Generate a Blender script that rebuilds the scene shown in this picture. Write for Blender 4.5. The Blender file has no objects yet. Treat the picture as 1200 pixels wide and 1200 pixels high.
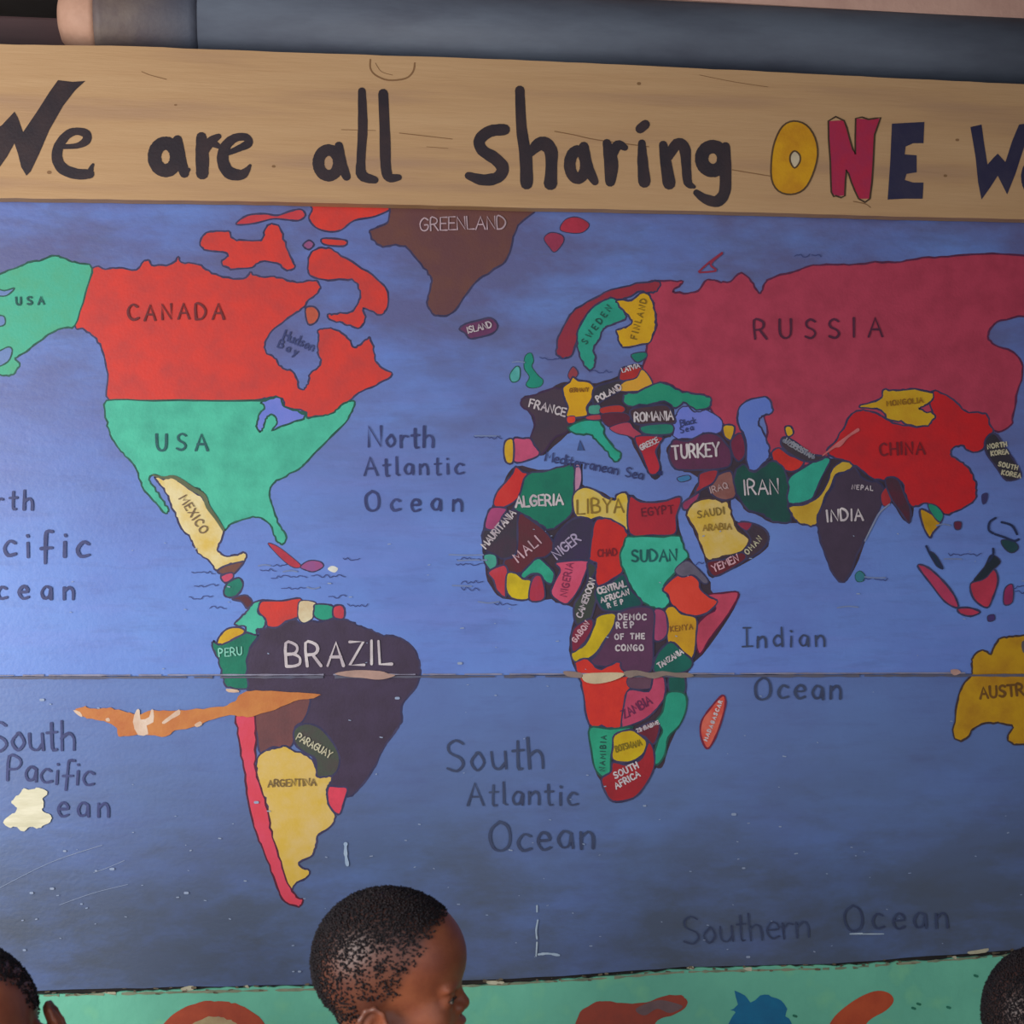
import bpy, bmesh, math, random
import numpy as np
from mathutils import Vector, Matrix, Euler
from mathutils.geometry import tessellate_polygon
random.seed(7)
SC = bpy.context.scene
COL = SC.collection
# ---------------------------------------------------------------- camera
F = 1755.0                                   # focal length in px of a 1200 px frame
CAM = Vector((-0.27, -2.19, 1.45))
cd = bpy.data.cameras.new('camera'); cam = bpy.data.objects.new('camera', cd); COL.objects.link(cam)
cd.sensor_width = 36; cd.lens = 36 * F / 1200
cam.location = CAM
cam.rotation_euler = Euler((math.radians(90 + 1.3), 0, math.radians(-7)), 'XYZ')
SC.camera = cam
cd.dof.use_dof = True; cd.dof.focus_distance = 2.15; cd.dof.aperture_fstop = 5.6
RM = cam.rotation_euler.to_matrix()
# ---------------------------------------------------------------- world, lights, exposure
W = bpy.data.worlds.new('world'); SC.world = W; W.use_nodes = True
nt = W.node_tree; nt.nodes.clear()
wo = nt.nodes.new('ShaderNodeOutputWorld'); wb = nt.nodes.new('ShaderNodeBackground')
wb.inputs[0].default_value = (0.80, 0.88, 1.0, 1); wb.inputs[1].default_value = 0.98
nt.links.new(wb.outputs[0], wo.inputs[0])
sd = bpy.data.lights.new('daylight_opening', 'AREA'); sd.shape = 'RECTANGLE'; sd.size = 1.0; sd.size_y = 1.1
sd.energy = 44; sd.color = (1.0, 0.97, 0.92)
so = bpy.data.objects.new('daylight_opening', sd); COL.objects.link(so)
so.location = (-1.75, -1.6, 1.35)
so.rotation_euler = (Vector((-0.45, 0, 1.30)) - so.location).to_track_quat('-Z', 'Y').to_euler()
vs = SC.view_settings
vs.view_transform = 'Standard'; vs.look = 'None'; vs.exposure = 0.0; vs.gamma = 1.0; vs.use_curve_mapping = False

# ---------------------------------------------------------------- helpers
def P(px, py, y=0.0):
    """point of the plane y=const that the picture shows at (px, py)"""
    d = RM @ Vector(((px - 600) / F, (600 - py) / F, -1.0))
    t = (y - CAM.y) / d.y
    return CAM + d * t

def lin(c):
    return tuple(((v / 255) / 12.92 if v / 255 <= .04045 else ((v / 255 + .055) / 1.055) ** 2.4) for v in c)

def node(nt, typ, **kw):
    n = nt.nodes.new(typ)
    for k, v in kw.items(): setattr(n, k, v)
    return n

def mat(name, c1, c2=None, scale=18.0, rough=0.55, bump=0.0, bscale=120.0, stretch=(1, 1, 1), lo=.38, hi=.68, spec=.35, c3=None, s3=60):
    m = bpy.data.materials.new(name); m.use_nodes = True
    nt = m.node_tree; b = nt.nodes['Principled BSDF']
    b.inputs['Roughness'].default_value = rough
    b.inputs['Specular IOR Level'].default_value = spec
    tc = node(nt, 'ShaderNodeTexCoord'); mp = node(nt, 'ShaderNodeMapping')
    mp.inputs['Scale'].default_value = stretch
    geo = node(nt, 'ShaderNodeNewGeometry')
    nt.links.new(geo.outputs['Position'] if stretch != 'obj' else tc.outputs['Object'], mp.inputs['Vector'])
    col = None
    c1 = lin(c1)
    c2 = lin(c2) if c2 else tuple(v * .72 for v in c1)
    def mix(fac_socket, a, bb):
        mx = node(nt, 'ShaderNodeMix', data_type='RGBA')
        nt.links.new(fac_socket, mx.inputs['Factor'])
        for s, v in ((6, a), (7, bb)):
            if isinstance(v, tuple): mx.inputs[s].default_value = (*v[:3], 1)
            else: nt.links.new(v, mx.inputs[s])
        return mx.outputs[2]
    n1 = node(nt, 'ShaderNodeTexNoise'); n1.inputs['Scale'].default_value = scale; n1.inputs['Detail'].default_value = 6
    n1.inputs['Roughness'].default_value = .62
    nt.links.new(mp.outputs[0], n1.inputs['Vector'])
    r1 = node(nt, 'ShaderNodeMapRange'); r1.inputs['From Min'].default_value = lo; r1.inputs['From Max'].default_value = hi
    nt.links.new(n1.outputs['Fac'], r1.inputs['Value'])
    col = mix(r1.outputs[0], c1, c2)
    if c3:
        n3 = node(nt, 'ShaderNodeTexNoise'); n3.inputs['Scale'].default_value = s3; n3.inputs['Detail'].default_value = 3
        nt.links.new(mp.outputs[0], n3.inputs['Vector'])
        r3 = node(nt, 'ShaderNodeMapRange'); r3.inputs['From Min'].default_value = .55; r3.inputs['From Max'].default_value = .75
        nt.links.new(n3.outputs['Fac'], r3.inputs['Value'])
        col = mix(r3.outputs[0], col, lin(c3))
    nt.links.new(col, b.inputs['Base Color'])
    if bump:
        nb = node(nt, 'ShaderNodeTexNoise'); nb.inputs['Scale'].default_value = bscale; nb.inputs['Detail'].default_value = 4
        nt.links.new(mp.outputs[0], nb.inputs['Vector'])
        bn = node(nt, 'ShaderNodeBump'); bn.inputs['Strength'].default_value = bump; bn.inputs['Distance'].default_value = .002
        nt.links.new(nb.outputs['Fac'], bn.inputs['Height']); nt.links.new(bn.outputs[0], b.inputs['Normal'])
    m['mix'] = 1
    return m

def link(name, bm_or_me, material=None, parent=None, smooth=False):
    if isinstance(bm_or_me, bmesh.types.BMesh):
        me = bpy.data.meshes.new(name); bm_or_me.to_mesh(me); bm_or_me.free()
    else: me = bm_or_me
    if material and not me.materials: me.materials.append(material)
    if smooth:
        for p in me.polygons: p.use_smooth = True
    o = bpy.data.objects.new(name, me); COL.objects.link(o)
    if parent: o.parent = parent
    return o

def empty(name, label, cat, loc=(0, 0, 0), group=None):
    o = bpy.data.objects.new(name, None); COL.objects.link(o); o.location = loc
    o['label'] = label; o['category'] = cat; o.empty_display_size = .05
    if group: o['group'] = group
    return o

def spline(pts, n=4, closed=True):
    """Catmull-Rom through tuples of any length"""
    out = []; N = len(pts)
    rng = range(N) if closed else range(N - 1)
    for i in rng:
        g = (lambda k: pts[k % N]) if closed else (lambda k: pts[min(max(k, 0), N - 1)])
        p0, p1, p2, p3 = g(i - 1), g(i), g(i + 1), g(i + 2)
        for j in range(n):
            t = j / n
            out.append(tuple(.5 * ((2 * b) + (c - a) * t + (2 * a - 5 * b + 4 * c - d) * t * t + (3 * b - a - 3 * c + d) * t ** 3)
                             for a, b, c, d in zip(p0, p1, p2, p3)))
    if not closed: out.append(tuple(pts[-1]))
    return out

SEAM_A, SEAM_B = P(0, 792), P(1200, 789)
STEP = .003                                    # the upper sheet stands this much proud of the lower one
def to_world(bm, off, plane=0.0, step=True):
    """bm verts hold (px, py, k); moves them onto the wall plane, lifted off by `off`"""
    for v in bm.verts:
        q = P(v.co.x, v.co.y, plane); v.co = Vector((q.x, plane - off - v.co.z, q.z))
    if step:
        d = SEAM_B - SEAM_A; nrm = Vector((-d.z, 0, d.x)).normalized()
        bmesh.ops.bisect_plane(bm, geom=bm.verts[:] + bm.edges[:] + bm.faces[:], dist=1e-6, plane_co=SEAM_A, plane_no=nrm)
        up = [f for f in bm.faces if (f.calc_center_median() - SEAM_A).dot(nrm) > 0]
        if up:
            bmesh.ops.split(bm, geom=up)
            for v in bm.verts:
                if any((f.calc_center_median() - SEAM_A).dot(nrm) > 0 for f in v.link_faces): v.co.y -= STEP
    bmesh.ops.recalc_face_normals(bm, faces=bm.faces[:])
    for f in bm.faces:
        f.normal_update()
        if f.normal.y > 0: f.normal_flip()
    return bm

def rag(u, v):
    return .55 * math.sin(u * .61 + v * .37) + .45 * math.sin(u * 1.3 - v * .9)
def poly_bm(pts, bm=None, n=4, closed_smooth=True, k=0.0):
    bm = bm or bmesh.new()
    pp = spline(pts, n) if closed_smooth else pts
    if closed_smooth and len(pts) > 12: pp = [(x + rag(x, y), y + rag(y, x + 9)) for x, y in pp]
    vs_ = [bm.verts.new((x, y, k)) for x, y in pp]
    for t in tessellate_polygon([[Vector((x, y, 0)) for x, y in pp]]):
        try: bm.faces.new([vs_[i] for i in t])
        except ValueError: pass
    return bm

def stroke_bm(pts, w=2.0, bm=None, n=4, k=0.0, closed=False, wob=0.0):
    """pts: (x, y) or (x, y, width) in picture px; a painted brush stroke with round ends"""
    bm = bm or bmesh.new()
    pts = [(p[0], p[1], p[2] if len(p) > 2 else w) for p in pts]
    pp = spline(pts, n, closed) if n > 1 and len(pts) > 2 else pts
    if closed and len(pts) > 12: pp = [(x + rag(x, y), y + rag(y, x + 9), ww) for x, y, ww in pp]
    if wob: pp = [(x, y, ww * (1 + random.uniform(-wob, wob))) for x, y, ww in pp]
    L, R = [], []; N = len(pp)
    for i, (x, y, ww) in enumerate(pp):
        a = pp[(i - 1) % N] if closed else pp[max(i - 1, 0)]; b = pp[(i + 1) % N] if closed else pp[min(i + 1, N - 1)]
        dx, dy = b[0] - a[0], b[1] - a[1]; l = math.hypot(dx, dy) or 1
        nx, ny = -dy / l * ww / 2, dx / l * ww / 2
        kk = k + (0 if closed else i * 2.5e-6)
        L.append(bm.verts.new((x + nx, y + ny, kk))); R.append(bm.verts.new((x - nx, y - ny, kk)))
    for i in range(N if closed else N - 1):
        j = (i + 1) % N
        try: bm.faces.new((L[i], L[j], R[j], R[i]))
        except ValueError: pass
    if not closed:
        for idx, s in ((0, -1), (N - 1, 1)):
            x, y, ww = pp[idx]; q = pp[1] if idx == 0 else pp[N - 2]
            ang = math.atan2(y - q[1], x - q[0])
            arc = [bm.verts.new((x + math.cos(ang + t) * ww / 2, y + math.sin(ang + t) * ww / 2, k + idx * 2.5e-6)) for t in (-.9, -.3, .3, .9)]
            ring = ([R[idx]] + arc + [L[idx]]) if s > 0 else ([L[idx]] + arc + [R[idx]])
            try: bm.faces.new(ring)
            except ValueError: pass
    return bm

GL = {}
def _g(ch, w, *st): GL[ch] = (w, st)
_g('A', .7, [(0, 0), (.35, 1), (.7, 0)], [(.14, .38), (.56, .38)])
_g('B', .6, [(0, 0), (0, 1), (.4, .95), (.48, .75), (.35, .55), (0, .52)], [(.3, .54), (.58, .38), (.55, .1), (.3, 0), (0, 0)])
_g('C', .6, [(.6, .85), (.35, 1), (.08, .8), (0, .5), (.08, .15), (.35, 0), (.62, .12)])
_g('D', .65, [(0, 0), (0, 1), (.4, .92), (.63, .6), (.6, .3), (.35, .03), (0, 0)])
_g('E', .5, [(.5, 1), (0, 1), (0, 0), (.52, 0)], [(0, .52), (.42, .52)])
_g('F', .5, [(.5, 1), (0, 1), (0, 0)], [(0, .52), (.42, .52)])
_g('G', .65, [(.6, .85), (.35, 1), (.08, .8), (0, .5), (.1, .12), (.35, 0), (.6, .15), (.6, .45), (.36, .45)])
_g('H', .6, [(0, 0), (0, 1)], [(.6, 0), (.6, 1)], [(0, .5), (.6, .5)])
_g('I', .12, [(.06, 0), (.06, 1)])
_g('K', .6, [(0, 0), (0, 1)], [(.55, 1), (.05, .45), (.6, 0)])
_g('L', .5, [(0, 1), (0, 0), (.52, 0)])
_g('M', .8, [(0, 0), (.06, 1), (.4, .35), (.74, 1), (.8, 0)])
_g('N', .62, [(0, 0), (0, 1), (.6, 0), (.62, 1)])
_g('O', .7, [(.35, 1), (.08, .8), (0, .5), (.1, .12), (.35, 0), (.62, .15), (.7, .5), (.6, .85), (.35, 1)])
_g('P', .55, [(0, 0), (0, 1), (.4, .95), (.5, .72), (.35, .5), (0, .46)])
_g('Q', .7, [(.35, 1), (.08, .8), (0, .5), (.1, .12), (.35, 0), (.62, .15), (.7, .5), (.6, .85), (.35, 1)], [(.45, .25), (.72, -.05)])
_g('R', .6, [(0, 0), (0, 1), (.4, .95), (.5, .72), (.35, .52), (0, .48)], [(.25, .5), (.6, 0)])
_g('S', .55, [(.52, .88), (.3, 1), (.05, .85), (.1, .6), (.42, .42), (.52, .2), (.3, 0), (0, .1)])
_g('T', .6, [(0, 1), (.62, 1)], [(.31, 1), (.31, 0)])
_g('U', .62, [(0, 1), (.02, .25), (.28, 0), (.56, .2), (.6, 1)])
_g('V', .62, [(0, 1), (.3, 0), (.62, 1)])
_g('W', .9, [(0, 1), (.22, 0), (.45, .7), (.68, 0), (.9, 1)])
_g('X', .6, [(0, 1), (.6, 0)], [(.6, 1), (0, 0)])
_g('Y', .6, [(0, 1), (.3, .5), (.62, 1)], [(.3, .5), (.28, 0)])
_g('Z', .6, [(0, 1), (.58, 1), (0, 0), (.62, 0)])
_g('a', .48, [(.44, .5), (.2, .6), (0, .32), (.12, .04), (.36, .12), (.44, .5), (.46, 0)])
_g('c', .42, [(.42, .5), (.2, .58), (0, .3), (.14, .02), (.44, .08)])
_g('d', .48, [(.44, .45), (.2, .58), (0, .3), (.14, .02), (.44, .15)], [(.46, 1), (.46, 0)])
_g('e', .45, [(.02, .32), (.42, .34), (.36, .55), (.16, .58), (0, .3), (.16, 0), (.44, .08)])
_g('f', .4, [(.42, .98), (.22, .98), (.18, .7), (.17, -.25)], [(0, .32), (.4, .35)])
_g('h', .46, [(0, 1), (0, 0)], [(0, .4), (.25, .58), (.42, .4), (.43, 0)])
_g('i', .12, [(.05, .55), (.06, 0)], [(.05, .84), (.07, .8)])
_g('k', .42, [(0, 1), (0, 0)], [(.38, .56), (.04, .25), (.4, 0)])
_g('l', .15, [(.05, 1), (.05, .05), (.14, 0)])
_g('n', .46, [(0, .56), (0, 0)], [(0, .36), (.25, .58), (.42, .4), (.43, 0)])
_g('o', .48, [(.24, .58), (.02, .3), (.2, .01), (.44, .26), (.3, .58), (.22, .58)])
_g('r', .34, [(0, .56), (.02, 0)], [(.02, .34), (.16, .55), (.34, .52)])
_g('s', .4, [(.38, .5), (.18, .58), (.06, .42), (.3, .22), (.24, .02), (0, .06)])
_g('t', .34, [(.16, .9), (.16, .05), (.3, 0)], [(0, .58), (.34, .6)])
_g('u', .46, [(0, .56), (.04, .1), (.25, 0), (.42, .2)], [(.44, .56), (.46, 0)])
_g('y', .46, [(0, .56), (.2, .05)], [(.44, .56), (.1, -.35)])
_g(' ', .45)
_g('1', .1, [(.05, 1), (.08, 0)])
def text_bm(s, a, b, h, w, bm=None, jit=.035, k=0.0, fit=True):
    """writes s by hand from a to b (picture px, baseline), cap height h, stroke width w"""
    bm = bm or bmesh.new()
    adv = [GL[c][0] for c in s]
    nat = sum(adv); gaps = max(len(s) - 1, 1)
    L = math.hypot(b[0] - a[0], b[1] - a[1]); ux, uy = (b[0] - a[0]) / L, (b[1] - a[1]) / L
    sx = h; gap = (L - nat * h) / gaps
    if gap < .14 * h: sx = L / (nat + .2 * gaps); gap = .2 * sx
    x = 0
    for i, c in enumerate(s):
        r = random.uniform(-1, 1) * jit * 1.2; dy = random.uniform(-1, 1) * jit * h
        for st in GL[c][1]:
            pts = []; k += .000012
            for gx, gy in st:
                lx = x + gx * sx + gy * h * r + random.uniform(-1, 1) * jit * .5 * h; ly = gy * h + dy
                pts.append((a[0] + ux * lx + uy * ly, a[1] + uy * lx - ux * ly, w * random.uniform(.8, 1.2)))
            stroke_bm(pts, w, bm, 3 if c in 'BCDGOPRSUacdefhnorstu' else 1, k)
        x += GL[c][0] * sx + gap
    return bm

# ---------------------------------------------------------------- paints
M = {}
def paint(rgb, rgb2=None, **kw):
    key = (rgb, rgb2)
    if key not in M:
        M[key] = mat('paint_%02x%02x%02x' % rgb, rgb, rgb2 or tuple(int(v * .86) for v in rgb), rough=kw.pop('rough', .5), bump=.14, bscale=260,
                     scale=kw.pop('scale', 26), **kw)
    return M[key]
OUT = paint((48, 44, 76), (66, 60, 92)); OUTG = paint((25, 70, 62), (38, 92, 80))
INK = paint((48, 54, 100), (60, 68, 118)); WHITE = paint((205, 195, 196), (165, 150, 160)); BLACK = paint((40, 34, 42), (54, 46, 52))
CREAM = paint((196, 190, 162), (170, 160, 130))
RED = ((206, 55, 44), (182, 56, 52)); TEAL = ((72, 182, 152), (60, 160, 135)); DRED = ((150, 36, 44), (128, 32, 42))
GRN = ((14, 108, 84), (10, 82, 72)); YEL = ((206, 166, 30), (186, 138, 28)); PINK = ((196, 74, 106), (176, 60, 86))
PUR = ((66, 52, 76), (58, 44, 62)); MAR = ((96, 34, 46), (80, 42, 48)); DK = ((52, 48, 58), (66, 50, 58)); BRN = ((98, 62, 60), (112, 70, 56))
ORR = ((214, 66, 40), (196, 48, 40)); CRM = ((216, 200, 150), (208, 176, 84))
DGR = ((24, 62, 62), (20, 78, 66)); OLV = ((72, 66, 62), (60, 78, 62)); RUS = ((176, 58, 82), (158, 50, 72))

# ocean: brushed blue with greyer rubbed patches plus dirt at the lower sheet's foot, painted shade atop the upper
def ocean(name, c1, c2, grime_shade, base_gr):
    m = mat(name, c1, c2, scale=3.2, rough=.42, bump=.18, bscale=150, stretch=(1, 1, 1.3), lo=.36, hi=.66, spec=.5)
    nt = m.node_tree; b = nt.nodes['Principled BSDF']; src = b.inputs['Base Color'].links[0].from_socket
    geo = node(nt, 'ShaderNodeNewGeometry')
    def noise(sc, lo, hi, st=(1, 1, 1), det=6):
        mp = node(nt, 'ShaderNodeMapping'); mp.inputs['Scale'].default_value = st
        nt.links.new(geo.outputs['Position'], mp.inputs['Vector'])
        n = node(nt, 'ShaderNodeTexNoise'); n.inputs['Scale'].default_value = sc; n.inputs['Detail'].default_value = det; n.inputs['Roughness'].default_value = .65
        nt.links.new(mp.outputs[0], n.inputs['Vector'])
        r = node(nt, 'ShaderNodeMapRange'); r.inputs['From Min'].default_value = lo; r.inputs['From Max'].default_value = hi
        nt.links.new(n.outputs['Fac'], r.inputs['Value']); return r.outputs[0]
    def mix(fac, a, c):
        mx = node(nt, 'ShaderNodeMix', data_type='RGBA'); nt.links.new(fac, mx.inputs['Factor']); nt.links.new(a, mx.inputs[6])
        mx.inputs[7].default_value = (*lin(c), 1); return mx.outputs[2]
    def mul(a, f):
        mm = node(nt, 'ShaderNodeMath', operation='MULTIPLY'); nt.links.new(a, mm.inputs[0])
        if isinstance(f, float): mm.inputs[1].default_value = f
        else: nt.links.new(f, mm.inputs[1])
        return mm.outputs[0]
    # brush strokes
    src = mix(mul(noise(9, .5, .8, (.35, 1, 3)), .35), src, (122, 132, 208) if base_gr[0] < base_gr[1] else (96, 122, 184))
    src = mix(mul(noise(34, .52, .74, (.3, 1, 1.6)), .28), src, (70, 74, 128))
    # dirt on the lower sheet; on the upper, shade under the sign painted in
    sep = node(nt, 'ShaderNodeSeparateXYZ'); nt.links.new(geo.outputs['Position'], sep.inputs[0])
    r = node(nt, 'ShaderNodeMapRange'); r.inputs['From Min'].default_value = base_gr[0]; r.inputs['From Max'].default_value = base_gr[1]
    nt.links.new(sep.outputs[2], r.inputs['Value'])
    src = mix(mul(mul(r.outputs[0], noise(5.5, .28, .56, (.6, 1, 1.3))), .9), src, grime_shade)
    src = mix(mul(mul(r.outputs[0], noise(14, .5, .68, (.5, 1, 1.6))), .5), src, (70, 76, 84) if base_gr[0] > base_gr[1] else (84, 86, 120))
    nt.links.new(src, b.inputs['Base Color'])
    return m
OCU = ocean('blue_paint_upper', (100, 136, 208), (92, 116, 188), (88, 86, 130), (1.42, 1.78))
OCL = ocean('blue_paint_lower', (90, 118, 176), (84, 104, 160), (72, 82, 100), (1.22, .92))
LILAC = paint((112, 122, 204), (98, 116, 200))
WOOD = mat('bare_timber', (190, 154, 114), (176, 138, 98), scale=5, stretch=(.35, 1, 4.5), rough=.62, bump=.35, bscale=50, c3=(166, 132, 104), s3=5, lo=.3, hi=.7)
TAN = mat('plaster', (206, 166, 150), (190, 150, 136), scale=9, rough=.8, bump=.4)
MINT = mat('mint_paint', (108, 186, 158), (96, 170, 146), scale=7, rough=.5, bump=.4, bscale=70, c3=(126, 196, 150), s3=14)
POLE = mat('bluegrey_paint', (98, 106, 120), (62, 64, 78), scale=2.6, rough=.62, bump=.2, stretch=(.6, 1, 2))
CONC = mat('concrete', (110, 100, 92), (90, 82, 76), scale=5, rough=.9, bump=.5)
DARK = mat('dark_interior', (38, 38, 46), (28, 27, 34), scale=3, rough=.9)
LEDGE = mat('dark_brown_timber', (74, 54, 56), (58, 44, 46), scale=6, rough=.7, stretch=(.4, 1, 3))

# ---------------------------------------------------------------- structure
def box(name, x0, x1, y0, y1, z0, z1, m, kind='structure', bev=0.0, parent=None):
    bm = bmesh.new(); bmesh.ops.create_cube(bm, size=1)
    for v in bm.verts:
        v.co = Vector((x0 + (v.co.x + .5) * (x1 - x0), y0 + (v.co.y + .5) * (y1 - y0), z0 + (v.co.z + .5) * (z1 - z0)))
    if bev: bmesh.ops.bevel(bm, geom=bm.edges[:], offset=bev, segments=2, affect='EDGES', profile=.6)
    o = link(name, bm, m, parent)
    if kind: o['kind'] = kind
    return o
ZTOP = P(600, 70).z
box('floor', -4, 4, -5, .8, -.05, 0, mat('earth', (140, 112, 88), (116, 92, 74), scale=4, rough=.95, bump=.6))
box('wall_back', -3.2, 3.2, .022, .16, 0, ZTOP - .03, CONC)
box('wall_far', -3.2, 3.2, .7, .78, 0, 2.42, DARK)  # near-black backing, colour stands in for the unlit void above the sign
box('ceiling', -3.2, 3.2, -1.9, .7, 2.42, 2.48, mat('roof_sheet', (96, 90, 88), (80, 70, 66), scale=4, rough=.8))
box('shade_wall_right', 1.28, 1.36, -1.6, .022, 0, 2.42, CONC)  # added out of view to block sky light from the right
# dark sill behind the top of the sign, on the left
a, b_ = P(-120, 26, .10), P(260, 60, .10)
box('trim_1', a.x, b_.x, .06, .14, b_.z - .05, a.z + .003, LEDGE, bev=.004)
# plaster lintel above the pole (its lower edge shows at the top right)
q = P(1200, 22, .02)
bm = bmesh.new()
pa, pb = P(800, -1, .02), P(1200, 21, .02)
x0, x1 = P(-250, 0, .02).x, 1.27
zl = [pa.z + (x - pa.x) * (pb.z - pa.z) / (pb.x - pa.x) for x in (x0, 0, x1)]
pts = [(x0, zl[0] + .0), (x1, zl[2] - .002), (x1, 2.418), (x0, 2.418)]
vv = [bm.verts.new((x, y, z)) for y in (.02, .10) for x, z in pts]
for f in ((0, 1, 2, 3), (7, 6, 5, 4), (0, 4, 5, 1), (1, 5, 6, 2), (2, 6, 7, 3), (3, 7, 4, 0)): bm.faces.new([vv[i] for i in f])
bmesh.ops.recalc_face_normals(bm, faces=bm.faces[:])
o = link('trim_2', bm, TAN); o['kind'] = 'structure'

# ---------------------------------------------------------------- round pole over the sign
pole = empty('timber_pole', 'round blue-grey pole above the lettered board, its bare rounded end at left', 'pole')
def lathe_x(prof, y, z, seg=40, xs=0, tilt=0.0):
    bm = bmesh.new(); rings = []
    for x, r in prof:
        rings.append([bm.verts.new((x, y + math.cos(t) * r, z + tilt * (x - xs) + math.sin(t) * r)) for t in [i * 2 * math.pi / seg for i in range(seg)]])
    for a_, b2 in zip(rings, rings[1:]):
        for i in range(seg): bm.faces.new((a_[i], a_[(i + 1) % seg], b2[(i + 1) % seg], b2[i]))
    bm.faces.new(rings[0][::-1]); bm.faces.new(rings[-1])
    bmesh.ops.recalc_face_normals(bm, faces=bm.faces[:]); return bm
yp = .055
pr = .062
pz = P(600, 45, yp).z + .004
xe = P(68, 30, yp).x; xm = P(116, 30, yp).x; xq = P(225, 30, yp).x
end = [(xe + .0005, .004), (xe + .002, .022), (xe + .006, .036), (xe + .014, .046), (xe + .028, .054), (xm - .008, .060), (xm, pr)]
link('bare_end', lathe_x(end, yp, pz), mat('bare_wood_end', (196, 154, 132), (176, 134, 112), scale=14, rough=.6, bump=.3), pole, True)['label'] = 'bare tan rounded pole end'
link('worn_sleeve', lathe_x([(xm, pr + .0006), (xm + .01, pr + .0008), (xq, pr + .0006), (xq + .012, pr + .0002)], yp, pz),
     mat('worn_brown', (112, 98, 92), (86, 72, 76), scale=16, rough=.55, bump=.3), pole, True)['label'] = 'brown-grey worn stretch'
m_ = bpy.data.materials['worn_brown']; nt = m_.node_tree; b = nt.nodes['Principled BSDF']; src = b.inputs['Base Color'].links[0].from_socket
g_ = node(nt, 'ShaderNodeNewGeometry'); sp = node(nt, 'ShaderNodeSeparateXYZ'); nt.links.new(g_.outputs['Position'], sp.inputs[0])
r_ = node(nt, 'ShaderNodeMapRange'); r_.inputs['From Min'].default_value = P(150, 30, yp).x; r_.inputs['From Max'].default_value = xq; nt.links.new(sp.outputs[0], r_.inputs['Value'])
mx = node(nt, 'ShaderNodeMix', data_type='RGBA'); nt.links.new(r_.outputs[0], mx.inputs['Factor']); nt.links.new(src, mx.inputs[6]); mx.inputs[7].default_value = (*lin((78, 82, 96)), 1); nt.links.new(mx.outputs[2], b.inputs['Base Color'])
link('shaft', lathe_x([(xq, pr), (.2, pr * .99), (.6, pr * .98), (1.27, pr * .97)], yp, pz), POLE, pole, True)

# ---------------------------------------------------------------- mural: two painted sheets with the world map
mural = empty('world_map_mural', 'blue hand-painted world map on two wide boards under the lettered timber sign', 'mural', (0, 0, 0))
def sheet(name, top, bot, y, thick, m, parent, label=None, nx=60, plane=0.0, rough=0.0):
    """a wide board between two picture lines, with front, back and edges"""
    def yat(line, x):
        for (xa, ya), (xb, yb) in zip(line, line[1:]):
            if x <= xb or (xb, yb) == line[-1]: return ya + (yb - ya) * (x - xa) / (xb - xa)
    bm = bmesh.new(); cols = []
    xs = [-260 + (1720) * i / nx for i in range(nx + 1)]
    for x in xs:
        t = P(x, yat(top, x) + random.uniform(-rough, rough), plane); b2 = P(x, yat(bot, x) + random.uniform(-rough, rough), plane)
        cols.append([bm.verts.new((t.x, y, t.z)), bm.verts.new((b2.x, y, b2.z)), bm.verts.new((b2.x, y + thick, b2.z)), bm.verts.new((t.x, y + thick, t.z))])
    for a_, c in zip(cols, cols[1:]):
        for i in range(4): bm.faces.new((a_[i], a_[(i + 1) % 4], c[(i + 1) % 4], c[i]))
    bm.faces.new(cols[0][::-1]); bm.faces.new(cols[-1])
    bmesh.ops.recalc_face_normals(bm, faces=bm.faces[:])
    o = link(name, bm, m, parent)
    if label: o['label'] = label
    return o
seam = [(-260, 792.6), (0, 792), (1200, 789), (1460, 788.4)]
foot = [(-260, 1172), (40, 1161), (200, 1157), (340, 1154), (560, 1149), (700, 1141), (800, 1133), (980, 1129), (1200, 1112), (1460, 1100)]
sheet('map_board', [(-260, 215), (1460, 240)], seam, -STEP, .02, OCU, mural, 'upper blue board of the map')
sheet('map_board', [(p[0], p[1] + .5) for p in seam], foot, 0, .02, OCL, mural, 'lower blue board of the map, dirtier', rough=.6)
mint_top = [(p[0], p[1] + 5 + (3 if i % 2 else 0)) for i, p in enumerate(foot)]

LAY = [.0001]
def paintpart(name, bm, m, parent, off, label=None, step=True, plane=0.0):
    to_world(bm, off, plane, step)
    o = link(name, bm, m, parent)
    if label: o['label'] = label
    return o
def country(pts, c, label=None, outline=True, ow=2.2, oc=None, texts=(), n=4, under=0, name='country'):
    LAY[0] += .00001
    m = paint(*c) if isinstance(c, tuple) else c
    o = paintpart(name, poly_bm(pts, n=n), m, mural, LAY[0] if not under else under, label)
    if outline:
        paintpart('outline', stroke_bm(pts, ow, closed=True, n=n, wob=.25), oc or OUT, o, (under or LAY[0]) + .000005)
    for t in texts:
        s, a_, b2, h, w = t[:5]; tm = t[5] if len(t) > 5 else WHITE
        paintpart('lettering', text_bm(s, a_, b2, h, w), tm, o, .0021)
    return o

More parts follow.
